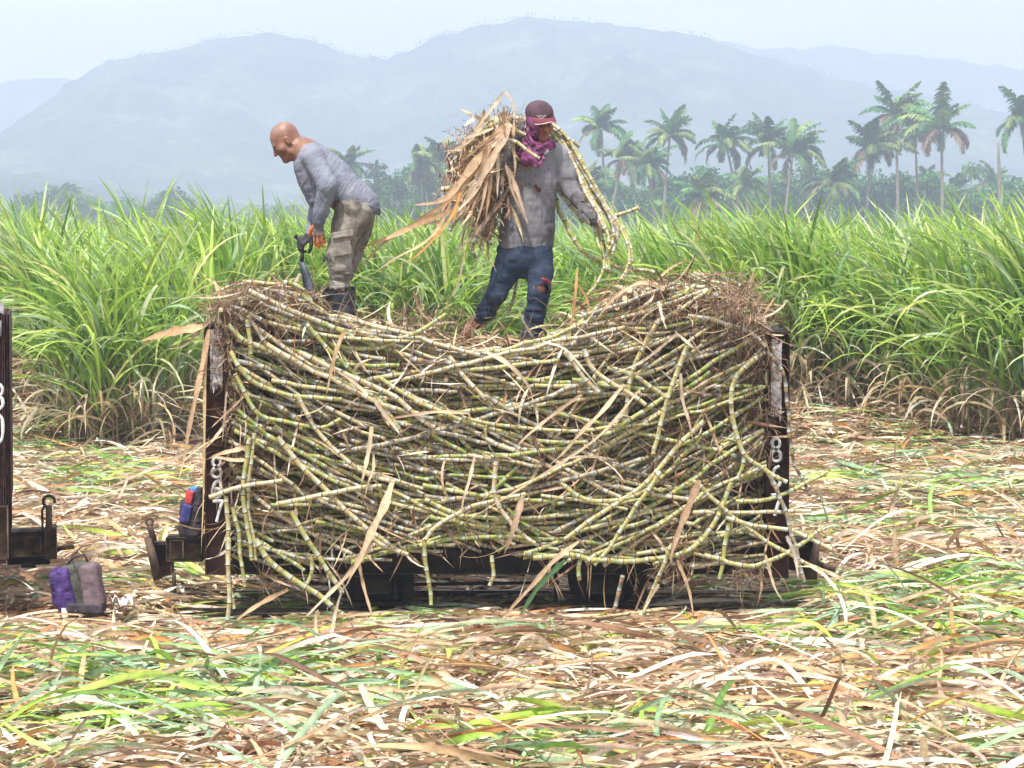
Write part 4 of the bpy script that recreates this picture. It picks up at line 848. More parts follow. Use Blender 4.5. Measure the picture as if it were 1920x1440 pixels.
# root fibres and leaf shreds in the heaps
def fibres(name, spots, label, seed, colset, parent=None, thick=.0016, L0=.22, cat='roots'):
    r = np.random.default_rng(seed); G = Geo()
    for (x, y, sx, sy, Y, sY, n) in spots:
        P = np.array([W(x + r.normal(0, sx), y + r.normal(0, sy), Y + r.normal(0, sY)) for _ in range(n)])
        col = pal(colset, n, r); V, Q, C = blades(P, r.uniform(0, 2 * math.pi, n), r.normal(-.2, .7, n), r.uniform(.3, 1.2, n) * L0, thick * 2 * r.uniform(.6, 2.2, n), r.normal(.6, 1.2, n), 5, r.normal(0, 2, n), .2, col, 1.0, r.normal(0, 1.5, n))
        G.add(V, Q, col=C)
    o = G.build(name, M_SHRED, parent, True)
    if parent is None: tag(o, label, cat, kind='stuff')
    return o
M_SHRED = mat_leaf('dry_shred', .15, .7, .35, .15, 40)
BROWN = [(.20, .12, .075), (.13, .08, .05), (.28, .18, .11), (.36, .27, .18), (.09, .055, .035)]
fibres('root_fibres', [(450, 580, 28, 16, 20.1, .12, 1100), (500, 570, 32, 15, 20.35, .25, 1300), (560, 580, 30, 12, 20.5, .3, 500), (430, 640, 14, 30, 20.02, .05, 450), (445, 780, 14, 60, 20.0, .05, 380), (1250, 570, 60, 20, 20.15, .15, 1500), (1375, 580, 26, 24, 20.3, .35, 1600), (1410, 640, 18, 30, 20.05, .1, 600), (1425, 760, 14, 70, 20.0, .05, 500),
    (1150, 620, 50, 12, 20.3, .3, 300), (760, 600, 70, 14, 20.7, .4, 500), (1260, 1065, 14, 10, 19.9, .05, 160), (1395, 1075, 14, 10, 19.9, .05, 130), (500, 850, 60, 60, 20.02, .05, 250), (1300, 800, 80, 120, 20.02, .05, 260)], 'brown root fibres and shreds matted in the heaps of cane on the cart', 61, BROWN)
# dry leaves in the load
r = np.random.default_rng(62); n = 1300; px = r.uniform(415, 1450, n); py = np.array([topy(a) + (boty(a) - topy(a)) * r.random() ** 1.1 for a in px]); P = np.array([W(a, b, 19.93 + r.uniform(-.02, .1)) for a, b in zip(px, py)])
az = np.where(r.random(n) < .5, 0, math.pi) + r.normal(0, .35, n); el = r.normal(-.6, .7, n); col = pal(DRY + PALE[:1] + BROWN[:2], n, r)
V, Q, C = blades(P, az, el, r.uniform(.10, .5, n), r.uniform(.006, .026, n), r.normal(.3, .6, n), 6, r.normal(0, 1.8, n), .35, col, 1.1, r.normal(0, .4, n)); G = Geo(); G.add(V, Q, col=C)
n = 600; px = r.uniform(410, 1440, n); Y = r.uniform(20.1, 21.0, n); P = np.array([W(a, topy(a) + r.uniform(-4, 12), 20.0) * np.array([b / 20, 0, 1]) + np.array([0, b, 0]) for a, b in zip(px, Y)])
col = pal(DRY + PALE[:1] + BROWN[:2], n, r); V, Q, C = blades(P, r.uniform(0, 6.28, n), r.normal(.2, .3, n), r.uniform(.1, .4, n), r.uniform(.008, .028, n), r.normal(.6, .6, n), 6, r.normal(0, 1.8, n), .35, col, 1.1, r.normal(0, .4, n)); G.add(V, Q, col=C)
tag(G.build('dry_leaf_scraps', M_SHRED, smooth=True), 'small dry leaf scraps caught all over the load of cane', 'dry leaves', kind='stuff')
LEAVES = [ # (points, width px, colour, label)
 ([(650, 618), (640, 632), (628, 665), (620, 700), (612, 740)], 13, (.52, .36, .20), 'dry leaf folded over the load below the bending man boots', 19.78),
 ([(697, 800), (692, 840), (684, 880), (676, 912)], 14, (.62, .50, .34), 'straight pale leaf hanging in the left middle of the load', 19.78),
 ([(700, 850), (700, 880), (690, 905), (684, 935)], 9, (.58, .44, .28), 'narrow curled leaf hanging just right of the straight pale one', 19.8),
 ([(735, 905), (720, 950), (700, 990), (678, 1040), (648, 1100)], 24, (.66, .50, .33), 'broad tan leaf hanging down to the left wheel', 19.72),
 ([(700, 745), (720, 775), (740, 800), (750, 815)], 14, (.62, .52, .38), 'pale split sheath sloping down in the upper left', 19.78),
 ([(690, 740), (668, 720), (640, 700), (610, 680)], 10, (.58, .46, .34), 'pale sheath strip along a stalk in the upper left', 19.8),
 ([(672, 1050), (682, 1100), (695, 1145), (706, 1180)], 10, (.55, .40, .25), 'thin leaf hanging from the beam to the ground by the left wheel', 19.76),
 ([(700, 1020), (650, 1080), (600, 1130), (560, 1170)], 13, (.60, .47, .33), 'long tan leaf slanting from the beam down left to the ground', 19.74),
 ([(540, 1105), (500, 1125), (460, 1150), (425, 1180)], 14, (.48, .32, .18), 'brown leaf leaning from the ground to the hanging stalks at the left', 19.7),
 ([(1170, 720), (1130, 770), (1090, 810), (1055, 850), (1020, 880)], 13, (.60, .46, .30), 'long dry leaf sloping down left in the middle right of the load', 19.78),
 ([(1200, 730), (1120, 820), (1000, 900), (870, 980)], 8, (.55, .42, .28), 'very long thin dry leaf strip crossing the middle of the load', 19.76),
 ([(1312, 900), (1295, 940), (1275, 990), (1258, 1045), (1262, 1060)], 22, (.46, .31, .20), 'broad brown leaf hanging in the lower right of the load', 19.72),
 ([(1270, 1050), (1290, 1100), (1300, 1150)], 11, (.52, .36, .22), 'leaf tip hanging under the beam at the right', 19.72),
 ([(1276, 700), (1280, 750), (1292, 790), (1300, 830)], 11, (.50, .38, .28), 'thin twisted leaf hanging in the upper right of the load', 19.8),
 ([(1235, 565), (1242, 595), (1250, 618)], 9, (.75, .68, .58), 'short white leaf sheath standing in the right hand heap', 19.8),
 ([(1240, 540), (1200, 530), (1150, 560), (1115, 605)], 11, (.55, .38, .22), 'arched tan leaf over the left slope of the right hand heap', 19.85),
 ([(1082, 505), (1079, 550), (1073, 600), (1068, 650)], 9, (.50, .28, .12), 'orange brown leaf standing upright beside the walking man', 19.95),
 ([(1085, 535), (1100, 560), (1110, 605)], 7, (.52, .32, .15), 'bent orange leaf right of the upright one beside the walking man', 19.95),
 ([(775, 545), (790, 585), (830, 625)], 8, (.34, .20, .13), 'brown spike of leaf rising between the two men', 20.3),
 ([(1270, 625), (1240, 650), (1200, 680), (1150, 700)], 10, (.55, .44, .33), 'wrinkled dry leaf below the right hand heap', 19.85),
 ([(1090, 740), (1040, 775), (985, 820), (960, 850)], 11, (.55, .40, .27), 'brown leaf strip sloping left in the upper middle', 19.8),
 ([(890, 855), (880, 900), (868, 940), (865, 975)], 10, (.60, .46, .32), 'pale leaf hanging in the middle of the load', 19.8),
 ([(980, 930), (965, 985), (945, 1040)], 20, (.42, .30, .20), 'broad brown leaf hanging left of the right wheel', 19.75),
 ([(1085, 1015), (1040, 1050), (1000, 1095), (950, 1150), (930, 1185)], 15, (.52, .38, .24), 'long leaf leaning from the beam to the ground between the wheels', 19.72),
 ([(1060, 1050), (1010, 1100), (965, 1170)], 16, (.08, .18, .07), 'dark green leaf leaning between the wheels', 19.78),
 ([(1235, 1095), (1220, 1120), (1205, 1150)], 9, (.62, .50, .36), 'pale strip propped on the ground right of the right wheel', 19.74),
 ([(1018, 640), (1060, 655), (1100, 700), (1130, 735)], 7, (.66, .60, .48), 'thin white strip across the upper middle', 19.85),
 ([(912, 660), (950, 680), (985, 715), (1000, 745)], 14, (.62, .50, .36), 'curling pale leaf in the upper middle of the load', 19.82),
 ([(880, 775), (820, 772), (760, 780), (700, 790)], 10, (.50, .36, .24), 'brown leaf lying level in the upper middle', 19.82),
 ([(380, 612), (345, 618), (310, 625), (262, 640)], 26, (.58, .36, .19), 'wide orange brown leaf sticking out left from the top of the left post', 19.95),
 ([(395, 600), (372, 622), (345, 648), (312, 655)], 9, (.40, .30, .22), 'grey brown leaf sheath poking out left below the wide orange leaf', 19.95),
 ([(392, 618), (380, 680), (368, 740), (355, 800), (345, 860), (335, 900)], 16, (.62, .42, .26), 'long tan leaf drooping outside the left end post', 19.9),
 ([(390, 620), (384, 720), (383, 820), (381, 940), (377, 1040)], 9, (.58, .42, .22), 'very long straight leaf hanging down the edge of the left end post', 19.93),
 ([(378, 830), (330, 858), (270, 885), (190, 920)], 10, (.52, .38, .27), 'leaf slanting down left from the middle of the left end post', 19.93),
 ([(462, 838), (440, 844), (415, 850), (386, 862)], 14, (.66, .48, .30), 'short curved leaf just above the number on the left post', 19.9),
 ([(462, 862), (435, 862), (400, 855)], 12, (.62, .45, .30), 'folded leaf partly covering the number on the left post', 19.88),
 ([(425, 735), (420, 790), (417, 830)], 6, (.60, .50, .38), 'thin strip hanging right of the white paint on the left post', 19.9),
 ([(465, 735), (440, 760), (396, 802)], 6, (.60, .42, .28), 'thin stem crossing the left end post below the white paint', 19.88),
 ([(1475, 1005), (1490, 1040), (1497, 1085)], 13, (.45, .38, .33), 'grey leaf hanging over the right coupler', 19.7),
 ([(1435, 1040), (1452, 1100), (1470, 1130)], 9, (.50, .38, .26), 'leaf hanging under the right end of the beam', 19.75)]
M_LEAF = mat_leaf('dry_leaf_blade', .25, .55, .25, .3, 25)
for k, (pts, w, c, lab, Y) in enumerate(LEAVES):
    G = Geo(); ribbon(G, [W(x, y, Y + .02 * math.sin(q * 2 + k)) for q, (x, y) in enumerate(pts)], w / 277.0, c, (0, -1, .15), .25, .5 * math.sin(k * 2.3), .7, .03, k)
    tag(G.build('dry_leaf', M_LEAF, smooth=True), lab, 'dry leaf', 'single leaves hanging from the load')
# ---------------------------------------------------------------- solid modelling of figures: blended tapered volumes, meshed as one surface
class SDF:
    def __init__(s, lo, hi, h):
        s.lo = np.array(lo, float); s.h = h; s.n = np.ceil((np.array(hi, float) - s.lo) / h).astype(int) + 1; s.D = np.full(s.n, .25, np.float32); s.ax = [s.lo[k] + h * np.arange(s.n[k]) for k in range(3)]
    def _win(s, lo, hi):
        a = np.maximum(0, np.floor((lo - s.lo) / s.h).astype(int)); b = np.minimum(s.n, np.ceil((hi - s.lo) / s.h).astype(int) + 1)
        if np.any(b <= a): return None, None
        sl = tuple(slice(a[k], b[k]) for k in range(3)); return sl, [s.ax[k][sl[k]].reshape([-1 if q == k else 1 for q in range(3)]).astype(np.float32) for k in range(3)]
    def _mix(s, sl, d, k, mode):
        A = s.D[sl]
        if mode == 'sub': d = -d; h = np.clip(.5 - .5 * (A - d) / max(k, 1e-6) * 1.0, 0, 1); s.D[sl] = np.maximum(A, d) + (k * .25 * np.maximum(1 - np.abs(A - d) / max(k, 1e-6), 0) ** 2 if k > 0 else 0); return
        if mode == 'int': s.D[sl] = np.maximum(A, d); return
        s.D[sl] = np.minimum(A, d) - (k * .25 * np.maximum(1 - np.abs(A - d) / k, 0) ** 2 if k > 0 else 0)
    def cap(s, a, b, ra, rb=None, k=.02, sc=(1, 1, 1), mode='add'):
        rb = ra if rb is None else rb; a = np.array(a, float); b = np.array(b, float); sc = np.array(sc, float); m = max(ra, rb) / min(sc.min(), 1) + k + 4 * s.h + .02
        sl, P = s._win(np.minimum(a, b) - m, np.maximum(a, b) + m)
        if sl is None: return s
        A = a * sc; Bv = (b - a) * sc; L2 = float(Bv @ Bv) + 1e-12; q = [P[i] * sc[i] - A[i] for i in range(3)]
        t = np.clip((q[0] * Bv[0] + q[1] * Bv[1] + q[2] * Bv[2]) / L2, 0, 1)
        d = np.sqrt((q[0] - t * Bv[0]) ** 2 + (q[1] - t * Bv[1]) ** 2 + (q[2] - t * Bv[2]) ** 2) - (ra + (rb - ra) * t); s._mix(sl, (d / sc.max()).astype(np.float32), k, mode); return s
    def chain(s, pts, rs, k=.02, sc=(1, 1, 1), mode='add'):
        for i in range(len(pts) - 1): s.cap(pts[i], pts[i + 1], rs[i], rs[i + 1], k, sc, mode)
        return s
    def ell(s, c, r, R=None, k=.02, mode='add'):
        c = np.array(c, float); r = np.array(r, float); m = r.max() + k + 4 * s.h + .01; sl, P = s._win(c - m, c + m)
        if sl is None: return s
        q = [P[i] - c[i] for i in range(3)]
        if R is not None: q = [q[0] * R[0, i] + q[1] * R[1, i] + q[2] * R[2, i] for i in range(3)]
        k0 = np.sqrt(sum((q[i] / r[i]) ** 2 for i in range(3))); k1 = np.sqrt(sum((q[i] / r[i] ** 2) ** 2 for i in range(3))) + 1e-9
        s._mix(sl, (k0 * (k0 - 1) / k1).astype(np.float32), k, mode); return s
    def rbox(s, c, r, R=None, rd=.03, k=.01, mode='add'):
        c = np.array(c, float); r = np.array(r, float); m = np.linalg.norm(r) + k + 4 * s.h; sl, P = s._win(c - m, c + m); q = [P[i] - c[i] for i in range(3)]
        if R is not None: q = [q[0] * R[0, i] + q[1] * R[1, i] + q[2] * R[2, i] for i in range(3)]
        e = [np.maximum(np.abs(q[i]) - r[i] + rd, 0) for i in range(3)]; s._mix(sl, (np.sqrt(e[0] ** 2 + e[1] ** 2 + e[2] ** 2) - rd).astype(np.float32), k, mode); return s
    def plane(s, p, n, k=0):       # keep the side the normal points away from
        n = np.array(n, float); n /= np.linalg.norm(n); P = [s.ax[q].reshape([-1 if r == q else 1 for r in range(3)]) for q in range(3)]
        d = sum((P[i] - p[i]) * n[i] for i in range(3)).astype(np.float32); s.D = np.maximum(s.D, d) if k == 0 else np.maximum(s.D, d) + k * .25 * np.maximum(1 - np.abs(s.D - d) / k, 0) ** 2; return s
    def planebox(s, p, n, lo, hi):
        n = np.array(n, float); n /= np.linalg.norm(n); sl, P = s._win(np.array(lo, float), np.array(hi, float))
        if sl is not None: s.D[sl] = np.maximum(s.D[sl], sum((P[i] - p[i]) * n[i] for i in range(3)).astype(np.float32))
        return s
    def wrinkle(s, fn, amp):
        m = np.abs(s.D) < .03; I = np.nonzero(m); P = [s.ax[k][I[k]] for k in range(3)]; s.D[m] += (amp * fn(*P)).astype(np.float32); return s
    def mesh(s):
        D = s.D; S = D < 0; nx, ny, nz = S.shape
        c = [S[i:nx - 1 + i, j:ny - 1 + j, k:nz - 1 + k] for i in (0, 1) for j in (0, 1) for k in (0, 1)]
        al = np.logical_and.reduce(c); an = np.logical_or.reduce(c); act = an & ~al; idx = np.full(act.shape, -1, np.int64); I = np.nonzero(act); idx[I] = np.arange(len(I[0]))
        pos = np.zeros((len(I[0]), 3)); cnt = np.zeros(len(I[0]))
        for ax in range(3):
            o = [q for q in range(3) if q != ax]
            for u in (0, 1):
                for v in (0, 1):
                    a = [I[0], I[1], I[2]]; a[o[0]] = a[o[0]] + u; a[o[1]] = a[o[1]] + v; b = list(a); b[ax] = b[ax] + 1
                    d0 = D[tuple(a)]; d1 = D[tuple(b)]; x = (d0 < 0) != (d1 < 0); t = np.where(x, d0 / (d0 - d1 + 1e-12), 0); p = np.stack(a, 1).astype(float); p[:, ax] += t; pos[x] += p[x]; cnt[x] += 1
        V = s.lo + s.h * pos / np.maximum(cnt, 1)[:, None]; F = []
        for ax in range(3):
            o = [q for q in range(3) if q != ax]; sl0 = [slice(1, -1)] * 3; sl0[ax] = slice(0, -1); sl1 = [slice(1, -1)] * 3; sl1[ax] = slice(1, None)
            A = S[tuple(sl0)]; B = S[tuple(sl1)]; E = np.nonzero(A != B); fl = A[E]; e = [E[0], E[1], E[2]]; e[o[0]] = e[o[0]] + 1; e[o[1]] = e[o[1]] + 1; qd = []
            for du, dv in ((0, 0), (1, 0), (1, 1), (0, 1)):
                g = list(e); g[o[0]] = g[o[0]] - du; g[o[1]] = g[o[1]] - dv; qd.append(idx[tuple(g)])
            Q = np.stack(qd, 1); flip = fl if ax != 1 else ~fl; Q[flip] = Q[flip][:, ::-1]; Q = Q[(Q >= 0).all(1)]; F.append(Q[:, ::-1])
        return V, np.vstack(F)
def put(sdf, name, mat, parent, attrs_fn=None, keep=None):
    V, F = sdf.mesh()
    if keep is not None:
        fc = V[F].mean(1); F = F[keep(fc)]; used = np.unique(F); mp = np.full(len(V), -1); mp[used] = np.arange(len(used)); V = V[used]; F = mp[F]
    return mk(name, V, F, mat, parent, attrs_fn(V) if attrs_fn else None, True)
def basis(f, u):
    """columns: right-hand side (x), forward (y), up (z)"""
    f = np.array(f, float); f /= np.linalg.norm(f); u = np.array(u, float); u -= f * (u @ f); u /= np.linalg.norm(u); return np.stack([np.cross(f, u), f, u], 1)
def head_sdf(s, O, R, g=1.0):
    T = lambda x, y, z: O + R @ np.array([x, y, z]) * g
    s.ell(T(0, -.012, .045), np.array([.076, .098, .088]) * g, R, .02); s.ell(T(0, .03, -.02), np.array([.066, .068, .085]) * g, R, .03); s.ell(T(0, .045, -.082), np.array([.042, .045, .034]) * g, R, .03)
    s.cap(T(-.045, .02, -.07), T(0, .072, -.093), .022 * g, .018 * g, .02); s.cap(T(.045, .02, -.07), T(0, .072, -.093), .022 * g, .018 * g, .02)
    s.cap(T(-.032, .080, .022), T(.032, .080, .022), .014 * g, None, .015)                                  # brow
    for x in (-.031, .031): s.ell(T(x, .094, -.002), np.array([.017, .012, .011]) * g, R, .010, 'sub'); s.ell(T(x, .080, -.002), np.array([.014, .014, .011]) * g, R, .003)
    s.cap(T(0, .092, .010), T(0, .112, -.026), .009 * g, .013 * g, .008); 
    for x in (-.012, .012): s.ell(T(x, .102, -.031), np.array([.009, .010, .008]) * g, R, .006)
    s.cap(T(-.020, .090, -.052), T(.020, .090, -.052), .0075 * g, None, .006); s.cap(T(-.016, .089, -.065), T(.016, .089, -.065), .008 * g, None, .006); s.cap(T(-.024, .100, -.0585), T(.024, .100, -.0585), .0028 * g, None, .003, mode='sub')
    s.ell(T(0, .078, -.098), np.array([.022, .018, .018]) * g, R, .015)
    for x in (-.055, .055): s.ell(T(x, .055, -.025), np.array([.022, .026, .022]) * g, R, .03)
    for x in (-1, 1):
        s.ell(T(x * .079, -.008, -.005), np.array([.010, .020, .032]) * g, R @ np.array(Matrix.Rotation(x * .35, 3, 'Z')), .006); s.ell(T(x * .090, -.006, -.002), np.array([.006, .011, .018]) * g, R, .004, 'sub')
def hand_pts(w, R, curl, spread=.06, g=1.0, side=1):
    """finger chains (four unequal fingers, one thumb from the side of the palm); R columns: x towards thumb side*side, y along the hand, z back of hand"""
    ch = []
    for i, (x, y, ls) in enumerate(((.030, .088, (.040, .026, .020)), (.010, .094, (.045, .029, .022)), (-.011, .090, (.041, .027, .021)), (-.031, .080, (.032, .021, .018)))):
        a = 0; p = np.array([x * side, y, 0]); P = [p]; c = curl[i] if isinstance(curl, (list, tuple)) else curl
        for j, l in enumerate(ls):
            a += c * (.8 if j == 0 else 1.1 if j == 1 else .8); d = np.array([side * (x * spread * 18) * math.cos(a), math.cos(a), -math.sin(a)]); d /= np.linalg.norm(d); p = p + d * l; P.append(p)
        ch.append(([w + R @ (q * g) for q in P], [.0098 * g, .0092 * g, .0085 * g, .0072 * g]))
    c = curl[4] if isinstance(curl, (list, tuple)) else curl * .6
    p = np.array([.026 * side, .022, -.008]); P = [p]
    for l, d in ((.042, (.75 * side, .6, -.15 - .4 * c)), (.030, (.42 * side, .85, -.2 - .7 * c)), (.024, (.15 * side, .95, -.25 - .9 * c))):
        d = np.array(d); d /= np.linalg.norm(d); p = p + d * l; P.append(p)
    ch.append(([w + R @ (q * g) for q in P], [.0125 * g, .0112 * g, .0100 * g, .0082 * g])); return ch
def hand_sdf(s, w, R, curl, g=1.0, side=1, pad=0.0):
    T = lambda x, y, z: w + R @ np.array([x * side, y, z]) * g
    for x, y in ((.028, .086), (.010, .091), (-.010, .088), (-.028, .078)): s.cap(T(x * .55, .008, 0), T(x, y, 0), .0145 * g + pad, .0120 * g + pad, .012)
    s.cap(T(.015, .015, -.006), T(.03, .03, -.008), .015 * g + pad, .013 * g + pad, .012)
    for P, r in hand_pts(w, R, curl, g=g, side=side): s.chain(P, [q + pad for q in r], .004)
    return s
def wrk(seed, fr, amp2=.5, warp=None):
    def f(x, y, z):
        if warp is not None: x, y, z = warp(x, y, z)
        a = vnoise(x * fr[0], y * fr[1], z * fr[2], seed); b = vnoise(x * fr[0] * 2.3, y * fr[1] * 2.3, z * fr[2] * 2.3, seed + 1)
        return (1 - 2.2 * np.abs(a)) + amp2 * (1 - 2 * np.abs(b))
    return f
def mat_skin(name, c, c2, rough=.45):
    m, t, o = nmat(name); n = noise(t, 22, 4, .6); r = ramp(t, [(.3, c2), (.7, c)]); t.links.new(n.outputs['Fac'], r.inputs['Fac']); a = attr(t, 'tone', True)
    finish(t, o, mix(t, 1, r.outputs['Color'], a, 'MULTIPLY'), rough, noise(t, 180, 2).outputs['Fac'], .12, .002, .35); return m
def mat_cloth(name, stops, scale=7, stain=None, weave=220, rough=.9, stretch=None, zgrad=None):
    m, t, o = nmat(name); n = noise(t, scale, 6, .62, stretch=stretch); r = ramp(t, stops); t.links.new(n.outputs['Fac'], r.inputs['Fac']); c = r.outputs['Color']
    if stain:
        n2 = noise(t, stain[1], 5, .7, stretch=(1, 1, 1.0)); r2 = ramp(t, [(stain[2], 0), (stain[2] + .12, 1)]); t.links.new(n2.outputs['Fac'], r2.inputs['Fac']); c = mix(t, mth(t, 'MULTIPLY', r2.outputs['Color'], stain[3]), c, stain[0])
    if zgrad:      # paler towards one end of the garment, along its own height
        tc = t.nodes.new('ShaderNodeTexCoord'); sp = t.nodes.new('ShaderNodeSeparateXYZ'); t.links.new(tc.outputs['Object'], sp.inputs[0]); mr = N(t, 'ShaderNodeMapRange'); mr.inputs[1].default_value = zgrad[0]; mr.inputs[2].default_value = zgrad[1]; t.links.new(mth(t, 'ADD', sp.outputs['Z'], mth(t, 'MULTIPLY', mth(t, 'SUBTRACT', n.outputs['Fac'], .5), zgrad[3])), mr.inputs[0]); c = mix(t, mr.outputs[0], c, zgrad[2])
    w = noise(t, weave, 2, .5); f1 = noise(t, 6, 2, .5, stretch=(1.6, 1, .55), dist=1.6); rg = mth(t, 'ABSOLUTE', mth(t, 'SUBTRACT', f1.outputs['Fac'], .5)); f2 = noise(t, 24, 3, .6, stretch=(.7, 1, 1.4), dist=1.0)
    hgt = mth(t, 'ADD', mth(t, 'ADD', mth(t, 'MULTIPLY', rg, 2.2), mth(t, 'MULTIPLY', f2.outputs['Fac'], .45)), mth(t, 'MULTIPLY', w.outputs['Fac'], .05)); finish(t, o, c, rough, hgt, .6, .012, .15); return m
def tone_fn(items, base=(1, 1, 1)):
    def f(V):
        C = np.tile(np.array(base, float), (len(V), 1))
        for p, r, c in items: w = np.exp(-(np.linalg.norm(V - p, axis=1) / r) ** 4)[:, None]; C = C * (1 - w) + np.array(c) * w
        return {'tone': C}
    return f

# ================================================================ the bending man
Y1 = 20.62; J = lambda x, y, dy=0.0: W(x, y, Y1 + dy)
man = empty('person', J(640, 622), 'bald man bending over in grey sweatshirt, muddy cargo trousers and black rubber boots', 'person')
Oh = J(537, 266); fh = np.array([-.80, -.10, -.60]); uh = np.array([-.62, 0, .80]); Rh = basis(fh, uh)
sh_n, el_n, wr_n = J(588, 296, -.17), J(614, 348, -.27), J(597, 416, -.20)
sh_f, el_f, wr_f = J(584, 298, .17), J(600, 372, .22), J(584, 440, .06)
neck = J(575, 287); chest = J(600, 318); belly = J(636, 350); pel = J(663, 385)
hip_n, kn_n, an_n = J(660, 398, -.09), J(631, 478, -.12), J(642, 585, -.10); hip_f, kn_f, an_f = J(670, 398, .09), J(655, 480, .12), J(628, 582, .13)
Rn = basis((.02, 0, -1), (-.25, -1, .0)); Rf = basis((-.80, -.1, -.62), (-.5, -.75, .45))
s = SDF(J(485, 640, -.5), J(720, 215, .5), .0046)
head_sdf(s, Oh, Rh, 1.03)
s.cap(Oh + Rh @ np.array([0, -.04, -.02]), neck, .060, .070, .03)
s.chain([neck, chest, belly, pel], [.10, .12, .115, .12], .05, (1, .78, 1)); s.chain([sh_n, el_n, wr_n], [.052, .040, .026], .03); s.chain([sh_f, el_f, wr_f], [.052, .040, .026], .03); s.cap(sh_n, sh_f, .06, .06, .05)
s.chain([hip_n, kn_n, an_n, J(625, 610, -.1)], [.085, .055, .04, .035], .03); s.chain([hip_f, kn_f, an_f, J(612, 606, .13)], [.085, .055, .04, .035], .03)
hand_sdf(s, wr_n, Rn, .28, .96, 1); hand_sdf(s, wr_f, Rf, .85, .96, -1)
M_SKIN1 = mat_skin('tan_skin', (.27, .145, .10), (.18, .085, .058))
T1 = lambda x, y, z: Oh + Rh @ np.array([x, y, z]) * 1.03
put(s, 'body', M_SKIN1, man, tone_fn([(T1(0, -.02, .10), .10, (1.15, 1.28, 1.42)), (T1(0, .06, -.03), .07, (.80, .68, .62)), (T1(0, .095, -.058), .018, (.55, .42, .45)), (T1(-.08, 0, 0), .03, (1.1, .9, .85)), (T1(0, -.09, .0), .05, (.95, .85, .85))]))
for x in (-.031, .031):
    g = Geo(); c = T1(x, .086, -.002); th = np.linspace(0, math.pi, 7); V = [c + Rh @ (np.array([math.sin(a) * math.cos(b), math.sin(a) * math.sin(b), math.cos(a)]) * np.array([.012, .010, .006])) for a in th for b in np.arange(10) / 10 * 2 * math.pi]
    g.add(V, [[i * 10 + j, i * 10 + (j + 1) % 10, (i + 1) * 10 + (j + 1) % 10, (i + 1) * 10 + j] for i in range(6) for j in range(10)]); M_EYE = mat_simple('dark_eye', (.02, .012, .01), (.05, .03, .025), 60, .2); g.build('eye', M_EYE, man, True)
# sweatshirt
s = SDF(J(530, 440, -.45), J(720, 240, .42), .005)
s.chain([J(576, 289), J(596, 316), J(622, 338), J(648, 362), J(676, 378)], [.078, .142, .146, .130, .116], .05, (1, .84, 1)); s.cap(J(590, 300), J(600, 345), .11, .115, .06, (1, .8, 1)); s.cap(J(565, 310), J(592, 375), .05, .06, .05, (1, .5, 1))
s.cap(J(584, 294, -.10), J(584, 294, .12), .085, .085, .05); s.cap(J(662, 372), J(686, 386), .112, .092, .04, (1, .75, 1))
s.chain([sh_n + [0, 0, .0], el_n, J(602, 396, -.22), J(598, 413, -.205)], [.080, .072, .054, .044], .022); s.chain([sh_f, el_f, J(590, 410, .13), wr_f], [.078, .068, .05, .042], .022)
neckd = Oh - neck
s.cap(J(576, 290), J(560, 270), .092, .070, .03); s.planebox(J(559, 269), neckd, J(540, 320, -.2), J(600, 235, .2))
hp, hn = J(672, 402), J(672, 402) - J(650, 350)
s.planebox(J(668, 384), np.array([.62, 0, -1.0]), J(615, 460, -.5)+[0,0,0], J(730, 345, .5)) if False else None
A0, A1 = J(636, 378), J(702, 398)                      # hem line
n_hem = np.array([(A0 - A1)[2], 0, (A1 - A0)[0]]); n_hem = n_hem / np.linalg.norm(n_hem); n_hem = n_hem if n_hem[2] < 0 else -n_hem
s.planebox((A0 + A1) / 2, n_hem, J(628, 470, -.155), J(740, 330, .5)); s.planebox((A0 + A1) / 2, n_hem, J(640, 470, -.5), J(740, 330, .5))
s.wrinkle(wrk(11, (4, 5, 17), .8, lambda x, y, z: (x + z * .9, y, z * .6 - x * .9)), .0030); s.wrinkle(wrk(12, (12, 10, 22)), .0014)
M_SWEAT = mat_cloth('grey_sweatshirt', [(.3, (.14, .155, .20)), (.55, (.21, .225, .28)), (.75, (.28, .29, .34))], 5, ((.11, .11, .14), 9, .60, .5))
sw = put(s, 'sweatshirt', M_SWEAT, man)
M_RIB = mat_cloth('grey_ribbing', [(.3, (.09, .10, .14)), (.7, (.15, .165, .21))], 8, None, 160)
for a, b, r0 in ((J(599, 402, -.215), J(597.5, 419, -.205), .046), (J(588, 426, .10), J(584, 440, .065), .042)):
    s = SDF(np.minimum(a, b) - .08, np.maximum(a, b) + .08, .004); s.cap(a, b, r0, r0 * .93, .01); ax = (b - a) / np.linalg.norm(b - a); s.plane(b, ax); s.plane(a, -ax); s.wrinkle(lambda x, y, z: np.sin((x - y) * 320), .0012); put(s, 'cuff', M_RIB, sw)
s = SDF(J(620, 430, -.35), J(716, 340, .35), .005); c0, c1 = J(668, 378) , J(672, 388); s.cap(J(662, 377), J(686, 386), .136, .118, .04, (1, .78, 1))
d1 = n_hem; s.plane((A0 + A1) / 2 + d1 * .012, d1); s.plane((A0 + A1) / 2 - d1 * .045, -d1); s.wrinkle(wrk(19, (12, 20, 12)), .004); put(s, 'waistband', M_RIB, sw)
